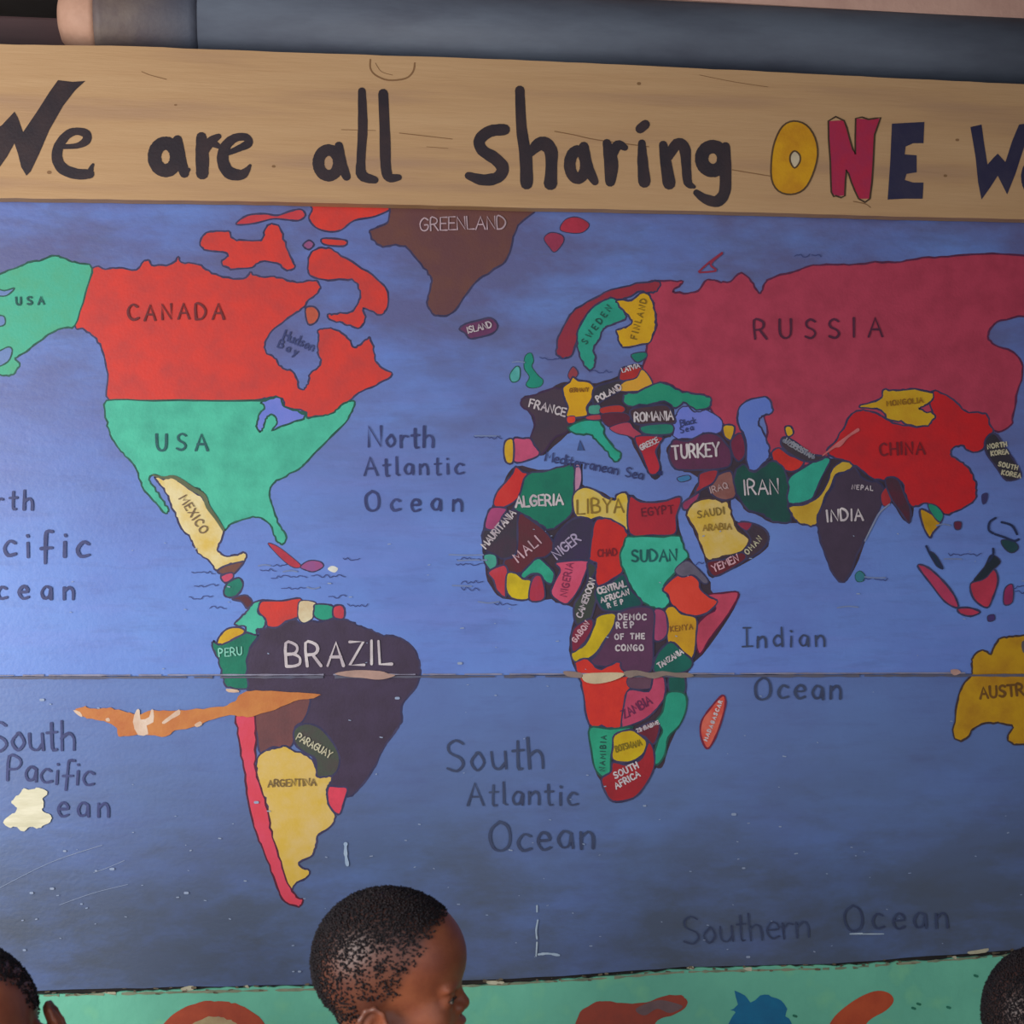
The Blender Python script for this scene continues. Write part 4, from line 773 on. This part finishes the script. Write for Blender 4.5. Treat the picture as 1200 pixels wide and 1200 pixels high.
for pts, w in (([(434, 70), (434, 80), (440, 88), (455, 94), (475, 92), (484, 84), (486, 74)], 2.0), ([(440, 74), (447, 84), (460, 88)], .8), ([(468, 156), (495, 159), (530, 163)], 1.0), ([(650, 154), (672, 158), (700, 164), (760, 172)], 1.2), ([(858, 199), (900, 206), (940, 212)], 1.2), ([(166, 84), (176, 88), (195, 93)], 1.0),
               ([(400, 152), (440, 153)], .8), ([(500, 172), (525, 174)], .7), ([(820, 88), (860, 96), (900, 102)], .7), ([(1000, 236), (1014, 239), (1020, 243)], 1.2)):
    stroke_bm(pts, w, bm)
for x, y, r in ((57, 202, 4), (320, 195, 3), (748, 98, 3.5), (1121, 164, 3), (1107, 206, 3), (205, 123, 2), (600, 52, 2)):
    if y > 80: stroke_bm([(x, y), (x + 1.5, y)], r, bm, 1)
paintpart('grain_marks', bm, GR, sign, .0003, 'brown knot, cracks and grain marks', False, PS)['kind'] = 'stuff'

# ---------------------------------------------------------------- children: one implicit surface per body
def sdf_round(Pn, a_, b2, ra, rb):
    a_ = np.array(a_, np.float32); d = np.array(b2, np.float32) - a_
    L2 = float(d @ d)
    t = np.clip(((Pn[0] - a_[0]) * d[0] + (Pn[1] - a_[1]) * d[1] + (Pn[2] - a_[2]) * d[2]) / L2, 0, 1)
    r = ra + (rb - ra) * t
    return np.sqrt((Pn[0] - a_[0] - d[0] * t) ** 2 + (Pn[1] - a_[1] - d[1] * t) ** 2 + (Pn[2] - a_[2] - d[2] * t) ** 2) - r
def sdf_ell(Pn, c, r):
    x, y, z = (Pn[0] - c[0]) / r[0], (Pn[1] - c[1]) / r[1], (Pn[2] - c[2]) / r[2]
    k0 = np.sqrt(x * x + y * y + z * z)
    k1 = np.sqrt((x / r[0]) ** 2 + (y / r[1]) ** 2 + (z / r[2]) ** 2) + 1e-6
    return k0 * (k0 - 1) / k1
def smin(a_, b2, k):
    h = np.clip(.5 + .5 * (b2 - a_) / k, 0, 1); return b2 * (1 - h) + a_ * h - k * h * (1 - h)
def smax(a_, b2, k): return -smin(-a_, -b2, k)

H = .97                                        # height of the head centre of a 1.05 m child
def head_sdf(Q):
    x, y, z = Q[0], Q[1], Q[2] - H; q = (x, y, z); ya = np.abs(y); qa = (x, ya, z)
    d = sdf_ell(q, (-.004, 0, .004), (.087, .070, .074))
    d = smin(d, sdf_ell(q, (-.030, 0, -.018), (.060, .060, .058)), .02)
    d = smin(d, sdf_ell(q, (.032, 0, -.004), (.054, .055, .052)), .02)
    d = smin(d, sdf_ell(q, (.030, 0, -.058), (.046, .048, .054)), .022)
    d = smin(d, sdf_ell(qa, (.046, .028, -.066), (.028, .024, .026)), .014)
    d = smin(d, sdf_ell(q, (.064, 0, -.075), (.020, .024, .022)), .012)
    d = smin(d, sdf_ell(q, (.062, 0, -.101), (.018, .018, .014)), .014)
    d = smin(d, sdf_round(qa, (-.004, .046, -.072), (.050, .020, -.104), .018, .012), .016)
    d = smin(d, sdf_ell(qa, (.070, .026, -.030), (.010, .020, .006)), .010)
    d = smax(d, -sdf_ell(qa, (.092, .030, -.043), (.018, .017, .011)), .010)
    d = smin(d, sdf_round(q, (.074, 0, -.036), (.0845, 0, -.055), .0060, .0085), .008)
    d = smin(d, sdf_ell(qa, (.079, .0095, -.059), (.009, .0075, .0068)), .004)
    d = smax(d, -sdf_ell(qa, (.083, .0062, -.0668), (.005, .0030, .0035)), .002)
    # eyelids around the eyeball
    lid = np.sqrt((x - .0655) ** 2 + (ya - .029) ** 2 + (z + .043) ** 2) - .0128
    opening = sdf_ell(qa, (.080, .030, -.0435), (.012, .0115, .0042))
    d = smin(d, lid, .004); d = smax(d, -opening, .0015)
    # lips
    d = smin(d, sdf_ell(q, (.0795, 0, -.0768), (.0095, .019, .0048)), .004)
    d = smin(d, sdf_ell(q, (.0785, 0, -.0865), (.0095, .0165, .0055)), .004)
    d = smax(d, -sdf_ell(q, (.090, 0, -.0815), (.014, .018, .0012)), .002)
    # ears
    ear = sdf_ell(qa, (-.013, .0695, -.066), (.0165, .0065, .0255))
    ear = smax(ear, -sdf_ell(qa, (-.007, .0765, -.066), (.010, .0065, .0165)), .003)
    for i in range(7):
        t0, t1 = math.radians(-25 + i * 36), math.radians(-25 + (i + 1) * 36)
        f = lambda t: (-.013 + .0160 * math.cos(t), .0735 + .001 * math.sin(t), -.065 + .0235 * math.sin(t))
        ear = smin(ear, sdf_round(qa, f(t0), f(t1), .0030, .0030), .003)
    ear = smin(ear, sdf_ell(qa, (-.007, .070, -.091), (.007, .0045, .007)), .005)
    d = smin(d, ear, .006)
    return d
def body_sdf(Q, clothes=0.0):
    x, y, z = Q; ya = np.abs(y); qa = (x, ya, z); q = Q
    t = sdf_ell(q, (-.028, 0, .70), (.062, .088, .115))
    t = smin(t, sdf_ell(q, (-.018, 0, .585), (.066, .080, .10)), .04)
    t = smin(t, sdf_round(qa, (-.03, .03, .79), (-.032, .105, .775), .036, .032), .03)
    t = smin(t, sdf_ell(q, (-.026, 0, .50), (.066, .084, .07)), .04)
    return t
def limbs(Q):
    x, y, z = Q; ya = np.abs(y); qa = (x, ya, z)
    a_ = sdf_round(qa, (-.032, .112, .772), (-.045, .140, .615), .030, .023)
    a_ = smin(a_, sdf_round(qa, (-.045, .140, .615), (-.012, .152, .475), .022, .015), .012)
    h = sdf_ell(qa, (-.006, .153, .445), (.021, .011, .028))
    for fx, l, r in ((.010, .030, .0062), (.001, .036, .0064), (-.008, .033, .0062), (-.016, .026, .0056)):
        h = smin(h, sdf_round(qa, (fx - .004, .153, .425), (fx - .002, .151, .425 - l * .5), r, r * .95), .004)
        h = smin(h, sdf_round(qa, (fx - .002, .151, .425 - l * .5), (fx + .001, .145, .425 - l), r * .95, r * .8), .003)
    h = smin(h, sdf_round(qa, (.008, .151, .455), (.022, .146, .428), .0075, .0062), .005)
    a_ = smin(a_, h, .010)
    l = sdf_round(qa, (-.024, .048, .48), (-.018, .052, .27), .050, .034)
    l = smin(l, sdf_round(qa, (-.018, .052, .27), (-.030, .054, .06), .033, .021), .02)
    l = smin(l, sdf_ell(qa, (-.038, .053, .19), (.026, .026, .055)), .02)
    f = sdf_round(qa, (-.042, .054, .026), (.045, .062, .016), .022, .016)
    for i in range(5): f = smin(f, sdf_round(qa, (.048 - i * .005, .048 + i * .009, .012), (.062 - i * .007, .046 + i * .0105, .009), .009 - i * .0008, .008 - i * .0008), .005)
    l = smin(l, f, .018)
    return a_, l
def full_sdf(Q):
    d = head_sdf(Q)
    d = smin(d, sdf_round(Q, (-.022, 0, H - .085), (-.034, 0, .79), .038, .038), .022)
    t = body_sdf(Q); a_, l = limbs(Q)
    d = smin(d, t, .025); d = smin(d, a_, .02); d = smin(d, l, .025)
    return d

def surface_nets(fn, xs, ys, zs):
    xs, ys, zs = [np.array(v, np.float32) for v in (xs, ys, zs)]
    nx, ny, nz = len(xs), len(ys), len(zs)
    V = np.empty((nx, ny, nz), np.float32); X, Y = np.meshgrid(xs, ys, indexing='ij')
    for k0 in range(0, nz, 24):
        k1 = min(nz, k0 + 24)
        V[:, :, k0:k1] = fn((X[:, :, None], Y[:, :, None], np.broadcast_to(zs[k0:k1], (nx, ny, k1 - k0))))
    S = V < 0
    c = np.zeros((nx - 1, ny - 1, nz - 1), np.int8)
    for i in (0, 1):
        for j in (0, 1):
            for k in (0, 1): c += S[i:nx - 1 + i, j:ny - 1 + j, k:nz - 1 + k]
    cells = np.argwhere((c > 0) & (c < 8)); idx = -np.ones(c.shape, np.int64); idx[tuple(cells.T)] = np.arange(len(cells))
    acc = np.zeros((len(cells), 3)); cnt = np.zeros(len(cells)); G = (xs, ys, zs)
    corners = [(i, j, k) for i in (0, 1) for j in (0, 1) for k in (0, 1)]
    for a_ in corners:
        for ax in range(3):
            if a_[ax]: continue
            b2 = list(a_); b2[ax] = 1
            pa = cells + np.array(a_); pb = cells + np.array(b2)
            va, vb = V[tuple(pa.T)], V[tuple(pb.T)]; m_ = (va < 0) != (vb < 0)
            t = va / np.where(va == vb, 1, va - vb)
            p = np.stack([G[i][pa[:, i]] for i in range(3)], 1).astype(float); p2 = np.stack([G[i][pb[:, i]] for i in range(3)], 1)
            pt = p + (p2 - p) * t[:, None]; acc[m_] += pt[m_]; cnt[m_] += 1
    verts = acc / cnt[:, None]
    for _ in range(3):                         # settle on the exact surface
        e = .0006; Q = [verts[:, i].astype(np.float64) for i in range(3)]
        f0 = fn(tuple(Q)); g = []
        for i in range(3):
            Q2 = [q.copy() for q in Q]; Q2[i] = Q2[i] + e; g.append((fn(tuple(Q2)) - f0) / e)
        g = np.stack(g, 1); n2 = (g ** 2).sum(1) + 1e-6
        stp = -(f0 / n2)[:, None] * g; ln = np.linalg.norm(stp, axis=1, keepdims=True)
        verts = verts + stp * np.minimum(1, .0015 / (ln + 1e-9))
    faces = []
    for ax in range(3):
        o1, o2 = [(1, 2), (2, 0), (0, 1)][ax]
        sl = [slice(0, n) for n in (nx, ny, nz)]; s1 = list(sl); s2 = list(sl)
        s1[ax] = slice(0, -1); s2[ax] = slice(1, None)
        A, B = S[tuple(s1)], S[tuple(s2)]
        for flip, mask in ((0, A & ~B), (1, ~A & B)):
            e_ = np.argwhere(mask)
            ok = (e_[:, o1] > 0) & (e_[:, o2] > 0) & (e_[:, o1] < (nx, ny, nz)[o1] - 1) & (e_[:, o2] < (nx, ny, nz)[o2] - 1)
            e_ = e_[ok]
            def cell(d1, d2):
                q = e_.copy(); q[:, o1] -= d1; q[:, o2] -= d2; return idx[tuple(q.T)]
            f = np.stack([cell(1, 1), cell(0, 1), cell(0, 0), cell(1, 0)], 1)
            faces.append(f[:, ::-1] if flip else f)
    F_ = np.concatenate(faces); F_ = F_[(F_ >= 0).all(1)]
    return verts, F_
def mesh_np(name, v, f):
    me = bpy.data.meshes.new(name); me.vertices.add(len(v)); me.vertices.foreach_set('co', v.astype(np.float32).ravel())
    me.loops.add(f.size); me.loops.foreach_set('vertex_index', f.astype(np.int32).ravel())
    me.polygons.add(len(f)); me.polygons.foreach_set('loop_start', np.arange(0, f.size, 4, dtype=np.int32)); me.polygons.foreach_set('loop_total', np.full(len(f), 4, np.int32))
    me.polygons.foreach_set('use_smooth', np.ones(len(f), bool)); me.update(calc_edges=True); me.validate(); return me
def grid(segs):
    out = []
    for a_, b2, s in segs: out += list(np.arange(a_, b2 - s * .25, s))
    return out + [segs[-1][1]]
bv, bf = surface_nets(full_sdf, grid([(-.13, -.10, .006), (-.10, .104, .0026), (.104, .13, .006)]), grid([(-.20, -.084, .004), (-.084, .084, .0028), (.084, .20, .004)]),
                      grid([(-.012, .30, .008), (.30, .37, .007), (.37, .48, .004), (.48, .84, .008), (.84, 1.056, .0026)]))
bv[:, 2] = np.maximum(bv[:, 2], 0.0)
body_me = mesh_np('body', bv, bf)
# hairline: signed amount of hair on the skin, stored per vertex
def hair_amt(x, y, z):
    zz = z - H
    xl = np.interp(zz, [-.10, -.075, -.058, -.03, 0, .03, .05, .08], [-.055, -.048, -.012, .018, .034, .053, .070, .09])
    low = np.interp(x, [-.09, -.06, -.035, .0, .03], [-.092, -.098, -.072, -.050, -.045])
    return np.minimum((xl - x) / .014, (zz - low) / .010)
ha = np.clip(hair_amt(bv[:, 0], bv[:, 1], bv[:, 2]), 0, 1)
hd = np.interp(bv[:, 2] - H - .3 * bv[:, 0], [-.09, -.02, .02, .045], [.62, .58, .72, 1.0])
hd = np.maximum(hd, np.interp(bv[:, 0], [-.085, -.05], [1.0, .3]))
at = body_me.attributes.new('hair', 'FLOAT', 'POINT'); at.data.foreach_set('value', (ha * hd).astype(np.float32))
def skin_mat(name, c1, c2, hairc):
    m = mat(name, c1, c2, scale=22, rough=.42, bump=.15, bscale=500, spec=.45)
    nt = m.node_tree; b = nt.nodes['Principled BSDF']; src = b.inputs['Base Color'].links[0].from_socket
    a_ = node(nt, 'ShaderNodeAttribute', attribute_name='hair'); mx = node(nt, 'ShaderNodeMix', data_type='RGBA')
    mm = node(nt, 'ShaderNodeMath', operation='MULTIPLY'); mm.inputs[1].default_value = .9
    nt.links.new(a_.outputs['Fac'], mm.inputs[0]); nt.links.new(mm.outputs[0], mx.inputs['Factor']); nt.links.new(src, mx.inputs[6]); mx.inputs[7].default_value = (*lin(hairc), 1)
    nt.links.new(mx.outputs[2], b.inputs['Base Color'])
    b.inputs['Subsurface Weight'].default_value = .12; b.inputs['Subsurface Radius'].default_value = (.008, .003, .0015); b.inputs['Subsurface Scale'].default_value = .6
    return m
SKIN = skin_mat('brown_skin', (150, 86, 58), (124, 64, 44), (52, 38, 38))
body_me.materials.append(SKIN)
HAIRM = mat('black_hair', (26, 22, 26), (40, 32, 34), scale=60, rough=.6, spec=.25)
# hair: thousands of tiny tight curls rooted on the scalp (nobody could count them)
me_n = np.zeros(len(bv) * 3, np.float32); body_me.vertices.foreach_get('normal', me_n); me_n = me_n.reshape(-1, 3)
rs = np.random.RandomState(5)
cand = np.where((bv[:, 2] > H - .10) & (ha > 0))[0]
zz = bv[cand, 2] - H
dens = (ha * hd)[cand]
near_ear = (np.abs(np.abs(bv[cand, 1]) - .07) < .02) & (np.abs(bv[cand, 0] + .012) < .022) & (zz < -.036)
keep = cand[(rs.rand(len(cand)) < dens * np.where(dens > .8, 1.0, .72)) & ~near_ear]
hv, hf = [], []
octv = np.array([(1, 0, 0), (-1, 0, 0), (0, 1, 0), (0, -1, 0), (0, 0, 1), (0, 0, -1)], float)
octf = [(0, 2, 4), (2, 1, 4), (1, 3, 4), (3, 0, 4), (2, 0, 5), (1, 2, 5), (3, 1, 5), (0, 3, 5)]
bmh = bmesh.new()
for i in keep:
    p = Vector(bv[i]) + Vector(rs.uniform(-.0012, .0012, 3)); n3 = Vector(me_n[i]).normalized()
    r = rs.uniform(.0009, .0022); hgt = rs.uniform(.0012, .0026)
    q = n3.to_track_quat('Z', 'Y').to_matrix() @ Matrix.Rotation(rs.uniform(0, 6), 3, 'Z')
    sx = rs.uniform(.7, 1.5)
    vs_ = [bmh.verts.new(p + n3 * .0006 + q @ Vector((c[0] * r * sx, c[1] * r / sx, c[2] * hgt))) for c in octv]
    for f in octf: bmh.faces.new([vs_[k] for k in f])
hair_me = bpy.data.meshes.new('hair'); bmh.to_mesh(hair_me); bmh.free(); hair_me.materials.append(HAIRM)
for p in hair_me.polygons: p.use_smooth = True
# clothes
def shirt_sdf(Q):
    x, y, z = Q; ya = np.abs(y); qa = (x, ya, z)
    d = body_sdf(Q) - .008
    sl = sdf_round(qa, (-.032, .100, .775), (-.042, .132, .675), .042, .036)
    d = smin(d, sl, .02); d = np.maximum(d, .47 - z)
    d = np.maximum(d, -(sdf_round(Q, (-.030, 0, .80), (-.034, 0, .90), .046, .050)))
    d = np.maximum(d, z - .815)
    return d
def shorts_sdf(Q):
    x, y, z = Q; ya = np.abs(y); qa = (x, ya, z)
    d = smin(body_sdf(Q) - .006, sdf_round(qa, (-.024, .050, .50), (-.020, .056, .28), .062, .056), .02)
    return np.maximum(np.maximum(d, z - .53), .29 - z)
sh_me = mesh_np('shirt', *surface_nets(shirt_sdf, grid([(-.13, .08, .007)]), grid([(-.20, .20, .007)]), grid([(.45, .84, .007)])))
st_me = mesh_np('shorts', *surface_nets(shorts_sdf, grid([(-.13, .08, .007)]), grid([(-.16, .16, .007)]), grid([(.27, .55, .007)])))
def eye_me():
    bm = bmesh.new(); bmesh.ops.create_uvsphere(bm, u_segments=24, v_segments=16, radius=.0115)
    bmesh.ops.rotate(bm, verts=bm.verts[:], matrix=Matrix.Rotation(math.pi / 2, 3, 'Y'))
    me = bpy.data.meshes.new('eye'); bm.to_mesh(me)
    me.materials.append(mat('eye_white', (196, 182, 170), (180, 160, 150), rough=.15)); me.materials.append(mat('iris_dark', (24, 16, 14), (14, 10, 10), rough=.1))
    for p in me.polygons:
        p.use_smooth = True
        if p.center.normalized().x > .86: p.material_index = 1
    bm.free(); return me
EYE = eye_me()
def roll_pt(v, ang):
    t = min(max((v[2] - .80) / .07, 0), 1); w = t * t * (3 - 2 * t) * ang; c, s_ = math.cos(w), math.sin(w)
    y, z = v[1], v[2] - .83; return Vector((v[0], c * y - s_ * z, s_ * y + c * z + .83))
def rolled(me, ang):
    m2 = me.copy()
    for v in m2.vertices: v.co = roll_pt(v.co, ang)
    return m2
def make_child(label, loc, yaw, shirt_c, shorts_c, scale=1.0, roll=0.0):
    r = empty('person', label, 'person', loc, None); r.rotation_euler = (0, 0, yaw); r.scale = (scale,) * 3
    link('body', rolled(body_me, roll) if roll else body_me, None, r); h = link('hair', rolled(hair_me, roll) if roll else hair_me, None, r); h['kind'] = 'stuff'
    for nm, me, c in (('shirt', sh_me, shirt_c), ('shorts', st_me, shorts_c)):
        m2 = me.copy(); m2.materials.clear(); m2.materials.append(mat(nm + '_cloth', c, scale=30, rough=.9, bump=.3)); link(nm, m2, None, r)
    for s in (-1, 1):
        e = link('eye', EYE, None, r); e.location = roll_pt((.0655, s * .029, H - .043), roll)
        bm = bmesh.new(); vv = []
        for i in range(13):
            t = math.radians(-62 + i * 9.5 + s * 8); rr = .0136
            c = Vector((.0655 + rr * math.cos(t) * .96, s * .029 + rr * math.sin(t), H - .043 + .0028 - .0035 * abs(math.sin(t)) ** 2))
            w_ = .0009 * (1 - abs(i - 6) / 7) + .0002
            vv.append([bm.verts.new(c + Vector(d)) for d in ((0, 0, w_), (w_ * 1.6, 0, -w_ * .2), (0, 0, -w_))])
        for a_, b2 in zip(vv, vv[1:]):
            for k in range(3): bm.faces.new((a_[k], a_[(k + 1) % 3], b2[(k + 1) % 3], b2[k]))
        bmesh.ops.recalc_face_normals(bm, faces=bm.faces[:]); el_ = link('eyelashes', bm, HAIRM, r)
        for v in el_.data.vertices: v.co = roll_pt(v.co, roll)
        bm = bmesh.new()
        for i in range(60):
            u = rs.uniform(0, 1); yy = s * (.014 + .030 * u); xx = .0835 - .010 * u - .016 * u * u; z_ = H - .0255 + .004 * math.sin(u * 3) + rs.uniform(-.0015, .0015)
            cc = Vector((xx, yy, z_)); dd = Vector((-.0006, s * .0022, .0006))
            f = [bm.verts.new(cc + dd), bm.verts.new(cc - dd), bm.verts.new(cc + Vector((0, 0, .0005))), bm.verts.new(cc + Vector((.0008, 0, 0)))]
            for q_ in ((0, 1, 2), (0, 2, 3), (1, 3, 2), (0, 3, 1)): bm.faces.new([f[k] for k in q_])
        el_ = link('eyebrow', bm, HAIRM, r)
        for v in el_.data.vertices: v.co = roll_pt(v.co, roll)
    return r
def stand(px, py, y, yaw, scale, **kw):
    """child whose head centre shows at (px, py) when it stands y in front of the wall"""
    q = P(px, py, y); s = q.z / H
    return q, s
YB = -.40
q, s = stand(455, 1119, YB, 0, 1)
make_child('child in profile facing right with close-cropped black hair, in front of the lower map board', (q.x + .004, YB, 0), math.radians(-9), (60, 70, 110), (50, 50, 60), s)
q2, s2 = stand(-42, 1166, -.42, 0, 1)
make_child('child at the lower left corner, cropped head with one ear in view', (q2.x + .080, -.42, 0), math.radians(-86), (170, 60, 50), (60, 60, 80), s2, math.radians(32))
q3, s3 = stand(1231, 1178, -.42, 0, 1)
make_child('child at the lower right corner, only the back of the head in view', (q3.x, -.42, 0), math.radians(12), (220, 200, 120), (40, 60, 50), s3)
print('child scales', s, s2, s3)
